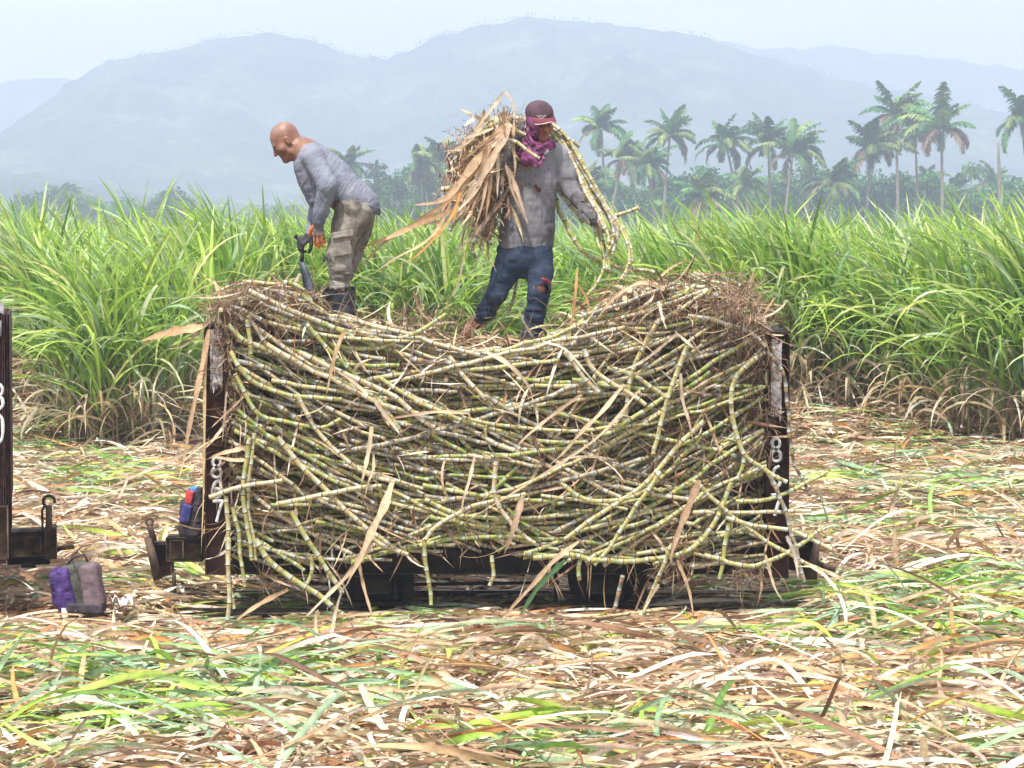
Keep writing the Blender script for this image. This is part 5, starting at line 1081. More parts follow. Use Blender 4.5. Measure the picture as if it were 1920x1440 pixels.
# trousers
s = SDF(J(590, 560, -.4), J(725, 350, .4), .005)
s.chain([J(662, 372), J(668, 396)], [.112, .120], .05, (1, .80, 1)); s.cap(J(678, 397, -.07), J(677, 397, .07), .096, .096, .05)
s.chain([J(658, 396, -.09), J(652, 425, -.10), J(636, 474, -.12), J(638, 505, -.115), J(638, 540, -.11)], [.115, .110, .090, .084, .078], .03, (1, .92, 1)); s.chain([J(674, 400, .08), J(670, 430, .10), J(656, 480, .12), J(645, 510, .125), J(632, 545, .13)], [.110, .102, .080, .073, .066], .03, (1, .92, 1))
s.planebox((A0 + A1) / 2 + (-d1) * .05, -d1, J(600, 460, -.5), J(740, 340, .5))
s.planebox(J(637, 543), (0, 0, -1), J(560, 640, -.5), J(720, 530, .5))
s.wrinkle(wrk(21, (12, 9, 9), .6), .006); s.wrinkle(lambda x, y, z: wrk(22, (10, 8, 34))(x, y, z) * np.clip((J(0, 470)[2] - z) * 5, .15, 1), .0065)
M_CARGO = mat_cloth('muddy_cargo_cloth', [(.34, (.09, .08, .07)), (.5, (.20, .18, .155)), (.66, (.33, .31, .28))], 6.5, ((.05, .042, .035), 4, .52, .75))
tr1 = put(s, 'cargo_trousers', M_CARGO, man)
def pocket(c, ux, uz, nrm, w, h, name, parent, mat):
    ux = ux / np.linalg.norm(ux); nrm = nrm / np.linalg.norm(nrm); s = SDF(c - .13, c + .13, .004); R = np.stack([ux, nrm, np.cross(ux, nrm)], 1); P = [s.ax[q].reshape([-1 if r == q else 1 for r in range(3)]) - c[q] for q in range(3)]
    q = [sum(P[i] * R[i, k] for i in range(3)) for k in range(3)]; d = np.sqrt(np.maximum(np.abs(q[0]) - w / 2, 0) ** 2 + np.maximum(np.abs(q[1]) - .010, 0) ** 2 + np.maximum(np.abs(q[2]) - h / 2, 0) ** 2) - .006; s.D = np.minimum(s.D, d.astype(np.float32)); s.wrinkle(wrk(31, (14, 14, 18)), .003); return put(s, name, mat, parent)
pocket(J(640, 458, -.216), J(660, 455, 0) - J(620, 461, 0), None, np.array([-.2, -1, .05]), .125, .15, 'cargo_pocket', tr1, M_CARGO); pocket(J(643, 440, -.232), J(663, 438, 0) - J(623, 442, 0), None, np.array([-.2, -1, .2]), .14, .035, 'pocket_flap', tr1, M_CARGO)
# boots
M_BOOT = mat_simple('black_rubber', (.010, .012, .018), (.035, .042, .055), 9, .38, .2, .004, .5)
for (tp, an, toe, r) in ((J(645, 535, -.11), J(646, 590, -.10), J(628, 612, -.11), 1), (J(622, 538, .13), J(625, 590, .13), J(606, 606, .13), .9)):
    lo = np.minimum(np.minimum(tp, an), toe) - .13; hi = np.maximum(np.maximum(tp, an), toe) + .13; s = SDF(lo, hi, .0048); s.chain([tp + [0, 0, .02], an, an - [0, 0, .05]], [.086 * r, .072 * r, .06 * r], .02); s.cap(an - [0, 0, .055], toe - [0, 0, .01], .052, .044, .03); s.plane(tp, (0, 0, 1)); s.plane(toe - [0, 0, .05], (0, 0, -1)); s.cap(tp + [0, 0, .02], tp - [0, 0, .02], .076 * r, None, 0, mode='sub')
    s.wrinkle(wrk(41, (6, 6, 16)), .0025); b = put(s, 'rubber_boot', M_BOOT, man)
# gloves
def glove(w, R, curl, g, side, mat, parent, attrf=None, cuffdir=None, name='glove', pad=.0022):
    s = SDF(w - .15, w + .24, .0034) if False else None
    ch = hand_pts(w, R, curl, g=g, side=side); A = np.array([p for P, _ in ch for p in P] + [w]); s = SDF(A.min(0) - .06, A.max(0) + .06, .0034); hand_sdf(s, w, R, curl, g, side, pad)
    s.cap(w + R @ np.array([0, .01, 0]), w - R @ np.array([0, .03, 0]), .032, .034, .015, (1, 1, 1)); s.plane(w - R @ np.array([0, .035, 0]), -R[:, 1]); return put(s, name, mat, parent, attrf)
m, t, o = nmat('two_tone_glove'); a = attr(t, 'tone', True); n = noise(t, 40, 4); r = ramp(t, [(.3, .6), (.7, 1.3)]); t.links.new(n.outputs['Fac'], r.inputs['Fac']); finish(t, o, mix(t, 1, a, r.outputs['Color'], 'MULTIPLY'), .7, n.outputs['Fac'], .3, .003, .3); M_GLV = m
def glove_tone(w, R):
    def f(V):
        q = (V - w) @ R; k = np.clip((q[:, 1] - .075) / .03, 0, 1) * np.clip(.4 + .8 * np.sin(q[:, 0] * 200), 0, 1); k = np.maximum(k, np.clip((-q[:, 2] + .0) / .01, 0, 1)); k = np.maximum(k, (q[:, 0] > .035) * 1.0)[:, None]
        return {'tone': np.array([.13, .125, .13]) * (1 - k) + np.array([.70, .20, .035]) * k}
    return f
glove(wr_n, Rn, .28, 1.0, 1, M_GLV, man, glove_tone(wr_n, Rn))
M_BLKG = mat_simple('black_rubber_glove', (.012, .013, .016), (.045, .045, .05), 20, .6, .4, .004, .4)
glove(wr_f, Rf, .85, 1.0, -1, M_BLKG, man)
# machete, held in the far hand
M_BLADE = mat_simple('blackened_blade', (.05, .06, .08), (.13, .15, .19), 14, .42, .2, .002, .5)
hc = wr_f + Rf @ np.array([.0, .085, -.034]); mc = empty('machete', hc, 'long dark machete held point down by the bending man', 'machete')
g = Geo(); h0 = hc + np.array([-.045, 0, .055]); h1 = J(566, 489, .04); g.tube([h0, hc + [-.008, 0, 0], (hc + h1) / 2 + [-.004, 0, 0], h1], [.017, .014, .013, .016], 10); g.tube([h0 + [-.002, 0, .0], h0 + [-.02, 0, .012]], [.02, .017], 10); g.build('handle', M_BLKG, mc, True)
C = [J(563, 487, .04), J(570, 505, .03), J(577, 530, .02), J(583, 555, .02), J(589, 578, .02)]; wd_ = [.015, .025, .034, .042, .045]; g = Geo(); V = []
for c, w_ in zip(C, wd_):
    n_ = np.array([.93, 0, .36]); V += [c - n_ * w_, c + [0, -.0022, 0] + n_ * w_ * .5, c + n_ * w_, c + [0, .0022, 0] + n_ * w_ * .5]
g.add(V, [[i * 4 + j, i * 4 + (j + 1) % 4, i * 4 + 4 + (j + 1) % 4, i * 4 + 4 + j] for i in range(4) for j in range(4)] + [[3, 2, 1, 0], [16, 17, 18, 19]]); g.build('blade', M_BLADE, mc)

# ================================================================ the walking man
Y2 = 20.9; J = lambda x, y, dy=0.0: W(x, y, Y2 + dy)
man2 = empty('person', J(985, 650), 'man in cap, purple head scarf, torn grey shirt and jeans carrying cane', 'person')
Oh = J(1012, 229, -.02); fh = np.array([.38, -.86, -.30]); uh = np.array([.03, -.25, .95]); Rh = basis(fh, uh); T2 = lambda x, y, z: Oh + Rh @ np.array([x, y, z]) * 1.02
shL, elL, wrL = J(1042, 290, .02), J(1068, 352, .03), J(1088, 384, -.10)
shR, elR, wrR = J(958, 296, .02), J(915, 322, -.12), J(968, 262, -.10)
neck = J(1003, 276, .02); hipL, knL, anL = J(1008, 478, 0), J(1008, 545, -.08), J(992, 632, .02); hipR, knR, anR = J(960, 478, .02), J(932, 551, .02), J(893, 606, .16)
toeR = J(874, 630, .10)
RgL = basis((.72, -.35, -.55), (.35, -.75, .5)); RgR = basis((.15, -.1, 1), (0, -1, 0))
s = SDF(J(845, 690, -.45), J(1125, 175, .5), .0046)
head_sdf(s, Oh, Rh, 1.02); s.cap(T2(0, -.03, -.04), neck, .058, .068, .03)
s.chain([J(1000, 292, .02), J(994, 330, .02), J(990, 390, .02), J(986, 455, .02)], [.12, .13, .12, .13], .05, (.85, 1.1, 1)); s.cap(shL, shR, .062, .062, .04)
s.chain([shL, elL, wrL], [.054, .042, .028], .03); s.chain([shR, elR, wrR], [.054, .042, .028], .03)
s.chain([hipL, knL, anL, J(990, 655, .0)], [.088, .056, .042, .04], .03); s.chain([hipR, knR, anR], [.088, .056, .042], .03)
s.cap(J(990, 655, .0), J(996, 664, -.16), .04, .03, .02)
heel = J(897, 604, .18); s.cap(heel, J(880, 616, .12), .036, .034, .02); s.cap(J(880, 616, .12), toeR + [0.01, 0, .02], .036, .032, .02, (1, 1, 1))
ft = toeR - heel; ft /= np.linalg.norm(ft); lat = np.cross(ft, [0, -1, 0]); lat /= np.linalg.norm(lat)
for q in range(5): b0 = toeR + lat * (.034 - .017 * q) + ft * (-.012); s.cap(b0, b0 + ft * (.036 - .0035 * q) + np.array([.0, -.012, -.004]), .0115 - .0009 * q, .0095 - .0008 * q, .004)
hand_sdf(s, wrL, RgL, .5, .98, 1); hand_sdf(s, wrR, RgR, .8, .98, 1)
M_SKIN2 = mat_skin('brown_skin', (.36, .17, .10), (.24, .10, .058))
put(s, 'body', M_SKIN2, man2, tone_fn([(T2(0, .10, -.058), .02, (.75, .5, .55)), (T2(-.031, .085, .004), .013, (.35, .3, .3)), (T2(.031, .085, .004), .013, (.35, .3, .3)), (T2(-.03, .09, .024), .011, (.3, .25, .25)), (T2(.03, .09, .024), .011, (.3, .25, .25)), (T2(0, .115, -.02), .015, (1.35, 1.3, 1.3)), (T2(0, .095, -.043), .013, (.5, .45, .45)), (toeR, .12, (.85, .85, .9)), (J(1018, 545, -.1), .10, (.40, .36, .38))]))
for x in (-.031, .031):
    g = Geo(); c = T2(x, .087, -.002); V = [c + Rh @ (np.array([math.sin(a) * math.cos(b), math.sin(a) * math.sin(b), math.cos(a)]) * np.array([.012, .010, .006])) for a in th for b in np.arange(10) / 10 * 2 * math.pi]
    g.add(V, [[i * 10 + j, i * 10 + (j + 1) % 10, (i + 1) * 10 + (j + 1) % 10, (i + 1) * 10 + j] for i in range(6) for j in range(10)]); g.build('eye', M_EYE, man2, True)
# shirt
s = SDF(J(895, 485, -.36), J(1115, 240, .4), .005)
s.chain([J(1000, 294, .02), J(996, 330, .02), J(991, 380, .02), J(988, 430, .02), J(984, 475, .02)], [.132, .156, .150, .158, .170], .05, (.84, 1.08, 1)); s.cap(J(1046, 290, .02), J(958, 296, .02), .078, .078, .05)
s.cap(J(1003, 272, .02), J(1003, 290, .02), .085, .12, .03)
s.chain([shL, J(1062, 330, .03), elL, J(1084, 378, -.06)], [.082, .074, .068, .052], .025); s.chain([shR, elR, J(955, 275, -.11)], [.082, .07, .052], .025)
s.planebox(J(1003, 267, 0), (0, -.3, 1), J(960, 300, -.3), J(1036, 235, .3)); s.planebox(J(985, 465, 0), (.02, 0, -1), J(880, 520, -.5), J(1120, 420, .5))
s.wrinkle(wrk(51, (13, 6, 4), .7), .0038); s.wrinkle(wrk(52, (7, 7, 20)), .0022)
s.wrinkle(lambda x, y, z: np.clip((J(0, 420)[2] - z) * 6, 0, 1) * np.sin(x * 38 + 2 * np.sin(z * 9)), .005)
M_SHIRT = mat_cloth('stained_grey_shirt', [(.3, (.10, .10, .11)), (.5, (.15, .15, .165)), (.7, (.21, .21, .23))], 5, ((.05, .045, .045), 7, .58, .6), zgrad=(J(0, 330)[2] - man2.location.z - .05, J(0, 285)[2] - man2.location.z + .03, (.27, .28, .31), .25))
hole = J(1008, 355, -.2)
def keep(fc):
    q = fc - hole; k = (q[:, 0] / .024) ** 2 + ((q[:, 2] + .25 * q[:, 0]) / .019) ** 2 < 1; k2 = ((q[:, 0] + .013) / .012) ** 2 + ((q[:, 2] - .018) / .016) ** 2 < 1; sm = np.zeros(len(fc), bool)
    for (a, b) in ((1021, 322), (1028, 318), (1003, 330), (993, 345)): p = J(a, b, 0); sm |= ((fc[:, 0] - p[0]) ** 2 + (fc[:, 2] - p[2]) ** 2 < .0055 ** 2)
    return ~((k | k2 | sm) & (fc[:, 1] < Y2 - .03))
st = put(s, 'shirt', M_SHIRT, man2, None, keep)
M_COL = mat_cloth('pale_collar', [(.3, (.28, .29, .32)), (.7, (.40, .41, .44))], 12)
s = SDF(J(985, 300, -.25), J(1050, 255, .2), .004); s.chain([J(1022, 285, -.15), J(1032, 276, -.08), J(1030, 268, .02)], [.012, .014, .014], .01, (1, 1, .55)); s.cap(J(1022, 284, -.155), J(1033, 275, -.08), .02, .02, .01, (1, 2.2, 1)); put(s, 'collar', M_COL, st)
# jeans
s = SDF(J(870, 665, -.36), J(1070, 440, .42), .005)
s.chain([J(986, 455, .02), J(984, 480, .02)], [.165, .168], .04, (.84, 1.1, 1))
s.chain([J(1006, 480, .0), J(1012, 510, -.03), J(1011, 548, -.07), J(1004, 590, -.03), J(994, 645, .02)], [.112, .096, .080, .074, .082], .025); s.chain([J(960, 482, .02), J(945, 515, .02), J(931, 551, .02), J(912, 583, .10), J(898, 601, .155)], [.106, .092, .076, .068, .054], .025)
s.planebox(J(984, 460, 0), (0, 0, 1), J(880, 470, -.5), J(1100, 430, .5)); s.planebox(J(900, 600, .15), anR - knR, J(850, 640, -.3), J(925, 575, .5))
s.wrinkle(wrk(61, (10, 9, 14), .6), .0038); s.wrinkle(lambda x, y, z: wrk(62, (7, 7, 30))(x, y, z) * np.clip((J(0, 520)[2] - z) * 4, .1, 1), .0055)
M_JEAN = mat_cloth('blue_denim', [(.3, (.022, .031, .056)), (.52, (.036, .052, .09)), (.7, (.065, .09, .14))], 5, ((.08, .085, .10), 8, .60, .45), 260)
kh = J(1018, 540, -.2)
def keepj(fc):
    q = fc - kh; return ~(((q[:, 0] / .040) ** 2 + ((q[:, 2] + .3 * q[:, 0]) / .044) ** 2 < 1) & (fc[:, 1] < Y2 - .06) & (q[:, 2] < .03 + .3 * q[:, 0]))
jn = put(s, 'jeans', M_JEAN, man2, None, keepj)
s = SDF(kh - .08, kh + .12, .003); s.cap(J(1018, 523, -.165), J(1030, 530, -.12), .012, .010, .01); s.wrinkle(wrk(63, (40, 40, 40)), .004); put(s, 'red_cloth_edge', mat_simple('red_lining', (.30, .02, .03), (.45, .05, .06), 30, .9), jn)
# gloves
M_GREYG = mat_simple('dirty_work_glove', (.06, .055, .06), (.15, .14, .145), 18, .9, .4, .005, .1)
glove(wrL, RgL, .5, 1.02, 1, M_GREYG, man2, pad=.004); glove(wrR, RgR, .8, 1.02, 1, M_GREYG, man2, pad=.004)
s = SDF(J(1070, 410, -.3), J(1110, 350, .2), .004); s.cap(J(1078, 368, -.03), wrL, .056, .042, .01); a_ = (wrL - J(1078, 368, -.03)); s.plane(J(1079, 370, -.035), -a_); s.plane(wrL + a_ * .1, a_); s.wrinkle(wrk(64, (20, 20, 30)), .004); put(s, 'glove_cuff', M_GREYG, man2)
# scarf wrapped round head and neck
s = SDF(J(930, 330, -.42), J(1060, 185, .25), .0038)
s.ell(T2(0, -.018, .03), np.array([.095, .113, .100]), Rh, .02); s.ell(T2(.035, .02, .0), np.array([.066, .085, .085]), Rh, .02); s.ell(T2(.015, .0, -.07), np.array([.080, .088, .080]), Rh, .04); s.ell(T2(0, -.01, -.11), np.array([.082, .09, .05]), Rh, .03)
s.ell(T2(-.014, .112, -.010), np.array([.052, .072, .064]), Rh, .012, 'sub'); s.ell(T2(-.012, .125, -.045), np.array([.036, .055, .030]), Rh, .012, 'sub')
for a, b, c, r_ in (((986, 258), (1008, 278), (1036, 268), .020), ((980, 268), (1004, 290), (1036, 274), .022), ((978, 280), (996, 300), (1020, 288), .024), ((988, 245), (1000, 270), (1028, 276), .014)):
    s.chain([J(*a, -.08), J(*b, -.20), J(*c, -.10)], [r_] * 3, .010)
s.chain([J(972, 285, -.09), J(985, 303, -.17), J(1003, 306, -.19)], [.03, .030, .020], .015); s.chain([J(1000, 302, -.20), J(1006, 311, -.22)], [.024, .018], .01); s.chain([J(1012, 308, -.20), J(1019, 298, -.20), J(1018, 289, -.195)], [.016, .014, .007], .008)
s.wrinkle(wrk(71, (30, 30, 14), .5, lambda x, y, z: (x + .9 * z, y, z - .5 * x)), .0052)
M_SCARF = mat_cloth('purple_scarf', [(.3, (.085, .018, .055)), (.5, (.18, .05, .13)), (.68, (.32, .14, .27))], 9, ((.10, .02, .05), 6, .62, .7), 200)
put(s, 'head_scarf', M_SCARF, man2)
# cap
s = SDF(J(965, 240, -.36), J(1065, 165, .25), .0036); s.ell(T2(0, -.016, .062), np.array([.100, .118, .088]), Rh, .01); s.planebox(T2(0, 0, .050), -Rh[:, 2] + Rh[:, 1] * .06, J(960, 260, -.4), J(1070, 160, .4)); s.wrinkle(wrk(81, (14, 14, 22)), .0018)
cp = put(s, 'cap', mat_cloth('brown_cap_cloth', [(.3, (.055, .035, .045)), (.7, (.11, .07, .085))], 10, None, 200), man2)
M_BRIM = mat_cloth('maroon_brim', [(.3, (.11, .03, .04)), (.7, (.20, .06, .075))], 12); M_EDGE = mat_simple('pale_brim_edge', (.55, .35, .40), (.70, .52, .56), 30, .8)
n1, n2 = 22, 6; V = []; ed = []
for i in range(n1):
    a = -1.22 + 2.44 * i / (n1 - 1)
    for j in range(n2):
        f = j / (n2 - 1); ca, sa = math.cos(a), math.sin(a); inner = np.array([.094 * sa, -.016 + .108 * ca, .056]); outer = np.array([.086 * sa, .045 + .135 * ca ** .8 if ca > 0 else .045, .052 - .034 * abs(sa) ** 1.5]); p = inner * (1 - f) + outer * f; p[2] += .008 * math.sin(f * math.pi); V.append(T2(*p))
        if j == n2 - 1: ed.append(T2(*p))
V = np.array(V); lowV = V - Rh[:, 2] * .004; i, j = np.meshgrid(np.arange(n1 - 1), np.arange(n2 - 1), indexing='ij'); k = i * n2 + j; Q = np.stack([k, k + n2, k + n2 + 1, k + 1], -1).reshape(-1, 4); g = Geo(); g.add(V, Q); g.add(lowV, Q[:, ::-1])
e = np.arange(n1 - 1) * n2 + n2 - 1; g.Q.append(np.stack([e, e + n2, e + n2 + len(V), e + len(V)], -1)); g.build('brim', M_BRIM, cp, True)
g = Geo(); g.tube(np.array(ed) - Rh[:, 2] * .002, .0045, 6); g.build('brim_edge', M_EDGE, cp, True)
# the small white lettering on the cap front
g = Geo(); x0 = .0; N_ = 7
def onc(x, z): 
    r_ = np.array([.100, .118, .088]); zz = (z - .062) / r_[2]; xx = x / r_[0]; y = -.016 + r_[1] * math.sqrt(max(0, 1 - xx * xx - zz * zz)); return T2(x, y + .0022, z)
for pa in ([(-.006, .066), (-.001, .081), (.004, .066)], [(-.004, .071), (.003, .071)], [(.008, .076), (.008, .066), (.013, .067)], [(.017, .066), (.018, .076), (.022, .076)], [(.026, .076), (.026, .066), (.030, .066), (.031, .075)], [(.036, .075), (.035, .066), (.040, .065)], [(.044, .074), (.044, .064)], [(.004, .060), (.020, .059), (.036, .057)]):
    g.tube([onc(.008 + a * 1.15, b) for a, b in pa], .0017, 5)
g.build('cap_lettering', mat_simple('white_thread', (.62, .60, .60), (.75, .73, .73), 40, .8), cp)

# ---- the bundle he carries
bun = empty('cane_bundle', J(985, 262, .1), 'bundle of cane with dry leaves lying across the shoulders of the walking man', 'cane bundle')
def carried(pts, Y, r, kind, seed, label=None, Yend=None):
    n = len(pts); P = [W(x, y, Y + ((Yend - Y) * i / (n - 1) if Yend else 0)) for i, (x, y) in enumerate(pts)]; g = Geo(); cane_geo(g, P, r, seed, kind, .098, 9); o = g.build('cane_stalk', M_CANE, bun, True)
    if label: o['label'] = label
Z = lambda L_: [(660 + x / 2.823, 150 + y / 2.823) for x, y in L_]
CB = [([(700, 320), (820, 250), (930, 205), (1010, 205), (1060, 230), (1140, 310), (1210, 420), (1270, 540), (1330, 640), (1390, 730), (1440, 800), (1470, 900), (1465, 980), (1430, 1060)], .0140, .35),
 ([(720, 360), (860, 290), (960, 250), (1045, 265), (1110, 350), (1180, 460), (1260, 590), (1330, 680), (1370, 750), (1385, 830), (1365, 920), (1360, 1050)], .0142, .2),
 ([(1060, 330), (1110, 420), (1180, 500), (1250, 600), (1310, 700), (1350, 800), (1360, 860)], .015, .45), ([(1040, 310), (1100, 400), (1160, 470), (1230, 560), (1290, 680), (1310, 800), (1330, 900), (1335, 990), (1300, 1080), (1240, 1140)], .0142, .3),
 ([(1040, 520), (1060, 590), (1100, 690), (1150, 800), (1220, 900), (1300, 960), (1400, 990), (1500, 1010), (1612, 1016)], .0155, .35), ([(1050, 540), (1090, 590), (1170, 680), (1260, 760), (1330, 800), (1420, 820)], .015, .6),
 ([(1370, 720), (1450, 700), (1520, 674)], .014, .5), ([(1110, 285), (1160, 318), (1206, 348)], .014, .7), ([(1080, 400), (1120, 440), (1200, 560), (1260, 680), (1300, 760), (1320, 850), (1340, 960), (1350, 1010)], .014, .5),
 ([(1050, 240), (1100, 300), (1150, 390), (1200, 500), (1240, 600), (1300, 700), (1340, 790)], .015, .65), ([(1090, 420), (1150, 500), (1210, 620), (1270, 700)], .013, .9), ([(1050, 300), (1130, 400), (1220, 520), (1290, 620), (1350, 700), (1400, 780), (1390, 850), (1360, 900)], .0138, .2),
 ([(780, 300), (870, 330), (930, 375), (992, 412)], .013, .5), ([(830, 240), (880, 275), (915, 290)], .014, .6), ([(860, 900), (872, 1000), (866, 1100), (850, 1180), (822, 1240)], .013, .4),
 ([(600, 320), (700, 260), (800, 215), (900, 200)], .018, .35), ([(620, 385), (700, 370), (780, 360), (880, 330)], .016, .3), ([(470, 580), (560, 560), (640, 540), (720, 480), (800, 400)], .017, .6), ([(510, 390), (530, 430), (548, 480)], .011, .95),
 ([(560, 700), (620, 590), (700, 480), (760, 400)], .016, .75), ([(640, 860), (690, 780), (750, 690), (800, 620), (830, 560)], .015, .8), ([(655, 945), (635, 890), (660, 800), (700, 700)], .012, .95), ([(745, 875), (690, 820), (620, 760), (560, 690)], .012, .9), ([(500, 480), (560, 520), (650, 520)], .015, .85), ([(440, 650), (520, 600), (620, 540)], .014, .6), ([(560, 380), (640, 330), (720, 300)], .014, .5)]
for k in range(9):          # the sheaf that arches down over his gloved hand
    b0 = CB[(0, 1, 3, 8, 11)[k % 5]][0]; b0 = [p for p in b0 if p[0] > 1040]; m_ = len(b0); o_ = 16 * math.sin(k * 2.4) ; CB.append(([(p[0] + o_ * (1 - .6 * i / m_) + 10 * math.sin(i + k), p[1] + 14 * math.cos(k * 1.3 + i * .5)) for i, p in enumerate(b0[:max(5, m_ - k % 4)])], .0130, (.3, .85, .15, .95, .45)[k % 5]))
for k, (pts, r_, kd) in enumerate(CB):
    q = Z(pts); left = np.mean([p[0] for p in q]) < 955; Ya = Y2 + (.10 if not left else -.12) + .03 * math.sin(k * 2.1)
    if k in (0, 1): Ya = Y2 + .24; Ye = Y2 - .12
    elif k in (2, 3, 8, 9, 10, 11) or k > 25: Ya = Y2 + .2; Ye = Y2 - .14
    elif k in (4, 5, 6): Ye = Y2 + .05
    elif k == 12: Ya, Ye = Y2 - .26, Y2 - .26
    elif k == 13: Ya, Ye = Y2 - .2, Y2 - .17
    elif k == 14: Ya, Ye = Y2 + .15, Y2 + .15
    else: Ye = Ya + .05
    carried(q, Ya, r_, kd, 6000 + k, None, Ye)
rr = np.random.default_rng(91)
for q in range(38):
    a = rr.uniform(-2.7, -1.5); uu = rr.random(); c = np.array([935 - 65 * uu + rr.normal(0, 14), 240 + 150 * uu + rr.normal(0, 22)]); L_ = rr.uniform(18, 45); d = np.array([math.cos(a), -math.sin(a) * 1.0]); carried([tuple(c - d * L_), tuple(c), tuple(c + d * L_)], Y2 - .05 + rr.normal(0, .08), rr.uniform(.012, .017), rr.uniform(.4, 1), 6100 + q)
ROOTC = [(.42, .29, .18), (.30, .19, .12), (.20, .12, .08), (.52, .40, .27), (.12, .07, .05)]
def tangle(spots, seed, name, n_mult=1.0, L0=.2, wmul=1.0, cols=ROOTC):
    r = np.random.default_rng(seed); G = Geo()
    for x, y, sx, sy, n in spots:
        n = int(n * n_mult); P = np.array([J(x + r.normal(0, sx), y + r.normal(0, sy), -.02 + r.normal(0, .09)) for _ in range(n)]); V, Q, C = blades(P, r.uniform(0, 6.28, n), r.normal(-.6, .8, n), r.uniform(.3, 1.2, n) * L0, .004 * wmul * r.uniform(.5, 2, n), r.normal(.4, 1.2, n), 6, r.normal(0, 2, n), .3, pal(cols, n, r), 1.0, r.normal(0, 1.5, n)); G.add(V, Q, col=C)
    o = G.build(name, M_SHRED, bun, True); o['kind'] = 'stuff'
tangle([(945, 232, 16, 14, 620), (915, 265, 24, 18, 950), (900, 310, 30, 22, 1200), (905, 350, 22, 22, 1000), (860, 355, 18, 14, 330), (920, 390, 12, 22, 420), (905, 425, 12, 18, 260), (880, 300, 20, 30, 400)], 92, 'root_tangle', 1.2, .09)
tangle([(925, 260, 25, 20, 70), (895, 320, 28, 26, 120), (905, 380, 18, 26, 70), (950, 330, 10, 30, 40)], 93, 'leaf_scraps', 1, .28, 5.0, DRY + [(.62, .5, .36)])
LB = [([(945, 172), (925, 200), (903, 228), (880, 260)], 9, (.62, .48, .32)), ([(948, 172), (958, 185), (963, 205), (964, 230)], 7, (.72, .62, .48)), ([(958, 232), (930, 260), (895, 300), (860, 345), (830, 375), (775, 385)], 22, (.72, .50, .31)), ([(955, 240), (935, 275), (905, 330), (880, 372), (848, 405)], 20, (.74, .56, .40)),
 ([(880, 350), (830, 385), (775, 420), (720, 455), (664, 515)], 11, (.52, .33, .18)), ([(850, 395), (800, 412), (740, 440), (675, 466)], 16, (.60, .38, .20)), ([(845, 380), (820, 430), (790, 458), (740, 485), (700, 513)], 9, (.64, .46, .26)), ([(862, 360), (850, 400), (820, 440), (780, 480), (752, 494)], 9, (.62, .33, .10)),
 ([(964, 225), (962, 270), (966, 310), (962, 345)], 9, (.58, .44, .30)), ([(948, 310), (965, 345), (978, 385), (990, 420)], 12, (.60, .45, .32)), ([(955, 320), (958, 350), (975, 390), (986, 410)], 8, (.45, .32, .22)), ([(945, 200), (944, 235), (948, 260)], 7, (.35, .20, .10)),
 ([(940, 380), (905, 420), (880, 450), (842, 484)], 9, (.36, .24, .17)), ([(872, 470), (862, 520), (850, 550), (832, 572)], 5, (.48, .34, .22)), ([(905, 235), (880, 265), (862, 275), (842, 288)], 9, (.56, .42, .28)), ([(925, 240), (900, 250), (872, 262), (862, 300)], 8, (.66, .54, .38)), ([(880, 385), (850, 410), (810, 418), (772, 424)], 9, (.70, .56, .36)), ([(900, 300), (875, 340), (860, 370), (850, 420)], 13, (.62, .40, .20)), ([(935, 280), (915, 330), (905, 380), (890, 430)], 10, (.50, .36, .24))]
for k, (pts, w_, c_) in enumerate(LB):
    G = Geo(); ribbon(G, [W(x, y, Y2 - .24 - .02 * (k % 4)) for x, y in pts], w_ * 1.15 / 265.0, tuple(q * .8 for q in c_), (0, -1, .2), .25, .4 * math.sin(k * 1.7), .6, .03, k + 40); G.build('dry_leaf', M_LEAF, bun, True)

rl = np.random.default_rng(97)
for k in range(26):
    uu = rl.random(); x, y = 950 - 60 * uu + rl.normal(0, 8), 225 + 140 * uu + rl.normal(0, 12); a = rad(rl.uniform(205, 268)); L_ = rl.uniform(35, 105); d = np.array([math.cos(a), -math.sin(a)]); sg = rl.uniform(6, 22)
    pts = [(x + d[0] * L_ * t_, y + d[1] * L_ * t_ + sg * t_ * t_) for t_ in (0, .33, .66, 1)]; c_ = np.array([(.55, .42, .28), (.48, .32, .18), (.62, .52, .38), (.36, .23, .13)][k % 4]) * rl.uniform(.8, 1.05)
    G = Geo(); ribbon(G, [W(a_, b_, Y2 - .2 - .03 * (k % 4)) for a_, b_ in pts], rl.uniform(5, 13) / 265.0, tuple(c_), (0, -1, .2), .3, rl.normal(0, 1), .6, .03, k + 80); G.build('dry_leaf', M_LEAF, bun, True)

# ================================================================ bags and paper by the carts
M_PURP = mat_simple('purple_nylon', (.035, .018, .10), (.08, .04, .19), 14, .6, .4, .006); M_MAUVE = mat_simple('faded_mauve_nylon', (.11, .075, .09), (.19, .14, .16), 9, .75, .4, .006); M_OLIV = mat_simple('olive_nylon', (.05, .05, .04), (.11, .11, .09), 9, .75, .4, .006); M_BLKN = mat_simple('black_nylon', (.02, .018, .025), (.06, .05, .065), 12, .75, .4, .006)
Yb = 19.9; B = lambda x, y, dy=0.0: W(x, y, Yb + dy)
bp = empty('backpack', B(152, 1148), 'purple, olive and mauve backpack on the trash between the carts', 'backpack')
def blob(name, mat, parent, parts, wr=(18, 18, 18), amp=.004, h=.005, sub=None):
    A = np.array([p[0] for p in parts]); R_ = max(max(p[1]) for p in parts); s = SDF(A.min(0) - R_ - .03, A.max(0) + R_ + .03, h)
    for c, r_, R in parts: s.rbox(c, r_, R, min(r_) * .55, .015)
    s.wrinkle(wrk(hash(name) % 97 if False else len(name) * 7, wr), amp); return put(s, name, mat, parent)
tl = lambda a: np.array(Matrix.Rotation(a, 3, 'Y'))
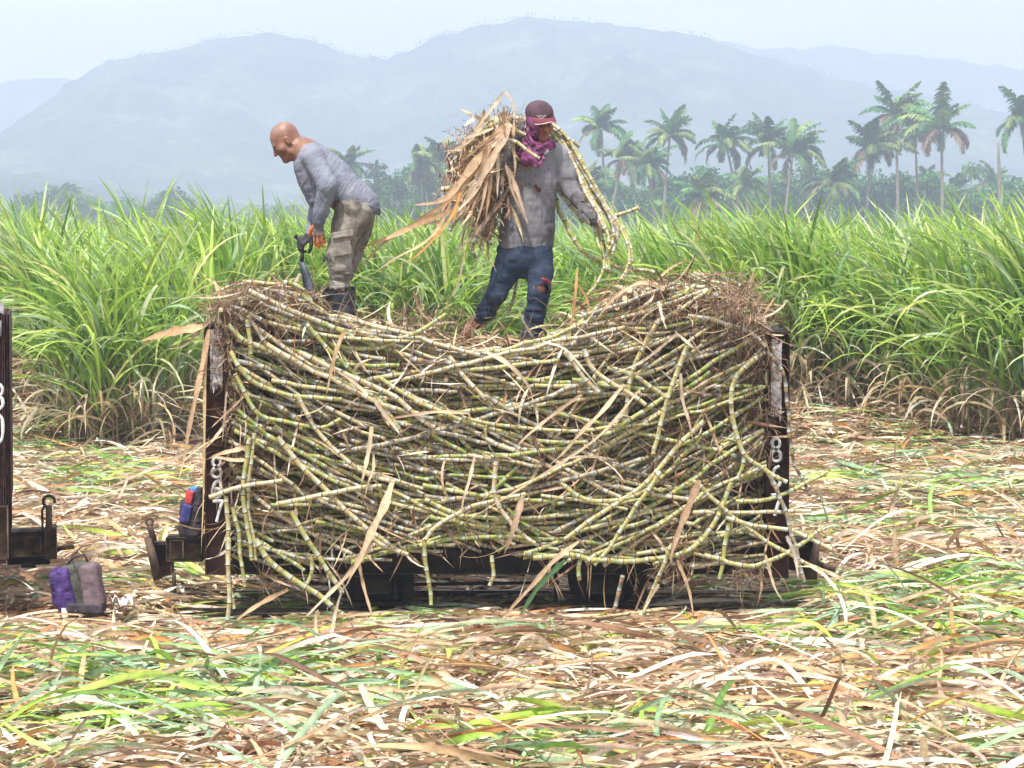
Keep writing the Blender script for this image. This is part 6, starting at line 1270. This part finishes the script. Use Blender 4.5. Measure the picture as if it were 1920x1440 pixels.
blob('main_pouch', M_OLIV, bp, [(B(150, 1102, .04), (.115, .09, .178), tl(-.20))]); blob('side_panel', M_PURP, bp, [(B(122, 1106, .03), (.075, .105, .160), tl(-.26))], amp=.007)
blob('front_pouch', M_MAUVE, bp, [(B(173, 1098, -.02), (.070, .10, .155), tl(-.16))]); blob('bottom_panel', M_BLKN, bp, [(B(163, 1138, -.01), (.125, .11, .038), tl(.03))])
g = Geo(); g.tube([B(136, 1052, -.05), B(150, 1085, -.09), B(160, 1120, -.10)], .005, 6); g.build('zipper', M_BLKN, bp); g = Geo(); g.tube([B(125, 1060, 0), B(138, 1045, -.02), B(158, 1040, 0), B(164, 1052, 0)], .009, 6); g.build('carry_loop', M_BLKN, bp); g = Geo(); g.tube([B(112, 1062, .02), B(98, 1090, .0), B(100, 1130, .0), B(118, 1146, 0)], .011, 6); g.build('shoulder_strap', M_PURP, bp)
Yb = 20.5; bk = empty('backpack', B(358, 1000), 'dark backpack with red and blue top propped on the coupler behind the left end post', 'backpack')
blob('main_pouch', M_BLKN, bk, [(B(360, 972), (.085, .09, .14), tl(.1)), (B(368, 940), (.055, .08, .10), None)], amp=.006); blob('blue_panel', mat_simple('navy_nylon', (.03, .035, .15), (.08, .07, .25), 16, .6), bk, [(B(350, 962, -.05), (.040, .06, .07), tl(.25))])
blob('red_cloth', mat_simple('red_cloth', (.40, .03, .04), (.60, .09, .09), 16, .8), bk, [(B(356, 932, -.05), (.030, .05, .050), tl(.2))]); blob('blue_cloth', mat_simple('bright_blue_cloth', (.04, .16, .5), (.15, .35, .7), 16, .7), bk, [(B(364, 918, -.04), (.028, .04, .022), None)])
Yb = 19.8; n = 12; V = []; 
for i in range(n):
    for j in range(8): V.append(B(203 + 46 * i / (n - 1), 1135, -.08 + .2 * j / 7) + np.array([0, 0, .03 + .045 * float(vnoise(i * .6, j * .8, 0, 5)) + .02 * math.sin(i * 2.2)]))
i, j = np.meshgrid(np.arange(n - 1), np.arange(7), indexing='ij'); k = i * 8 + j; V = np.array(V); Q = np.stack([k, k + 8, k + 9, k + 1], -1).reshape(-1, 4); pm = mat_simple('white_plastic', (.72, .72, .78), (.82, .82, .86), 14, .4)
tag(mk('plastic_bag', V, Q, pm, smooth=False), 'crumpled white plastic bag beside the purple backpack', 'plastic bag')
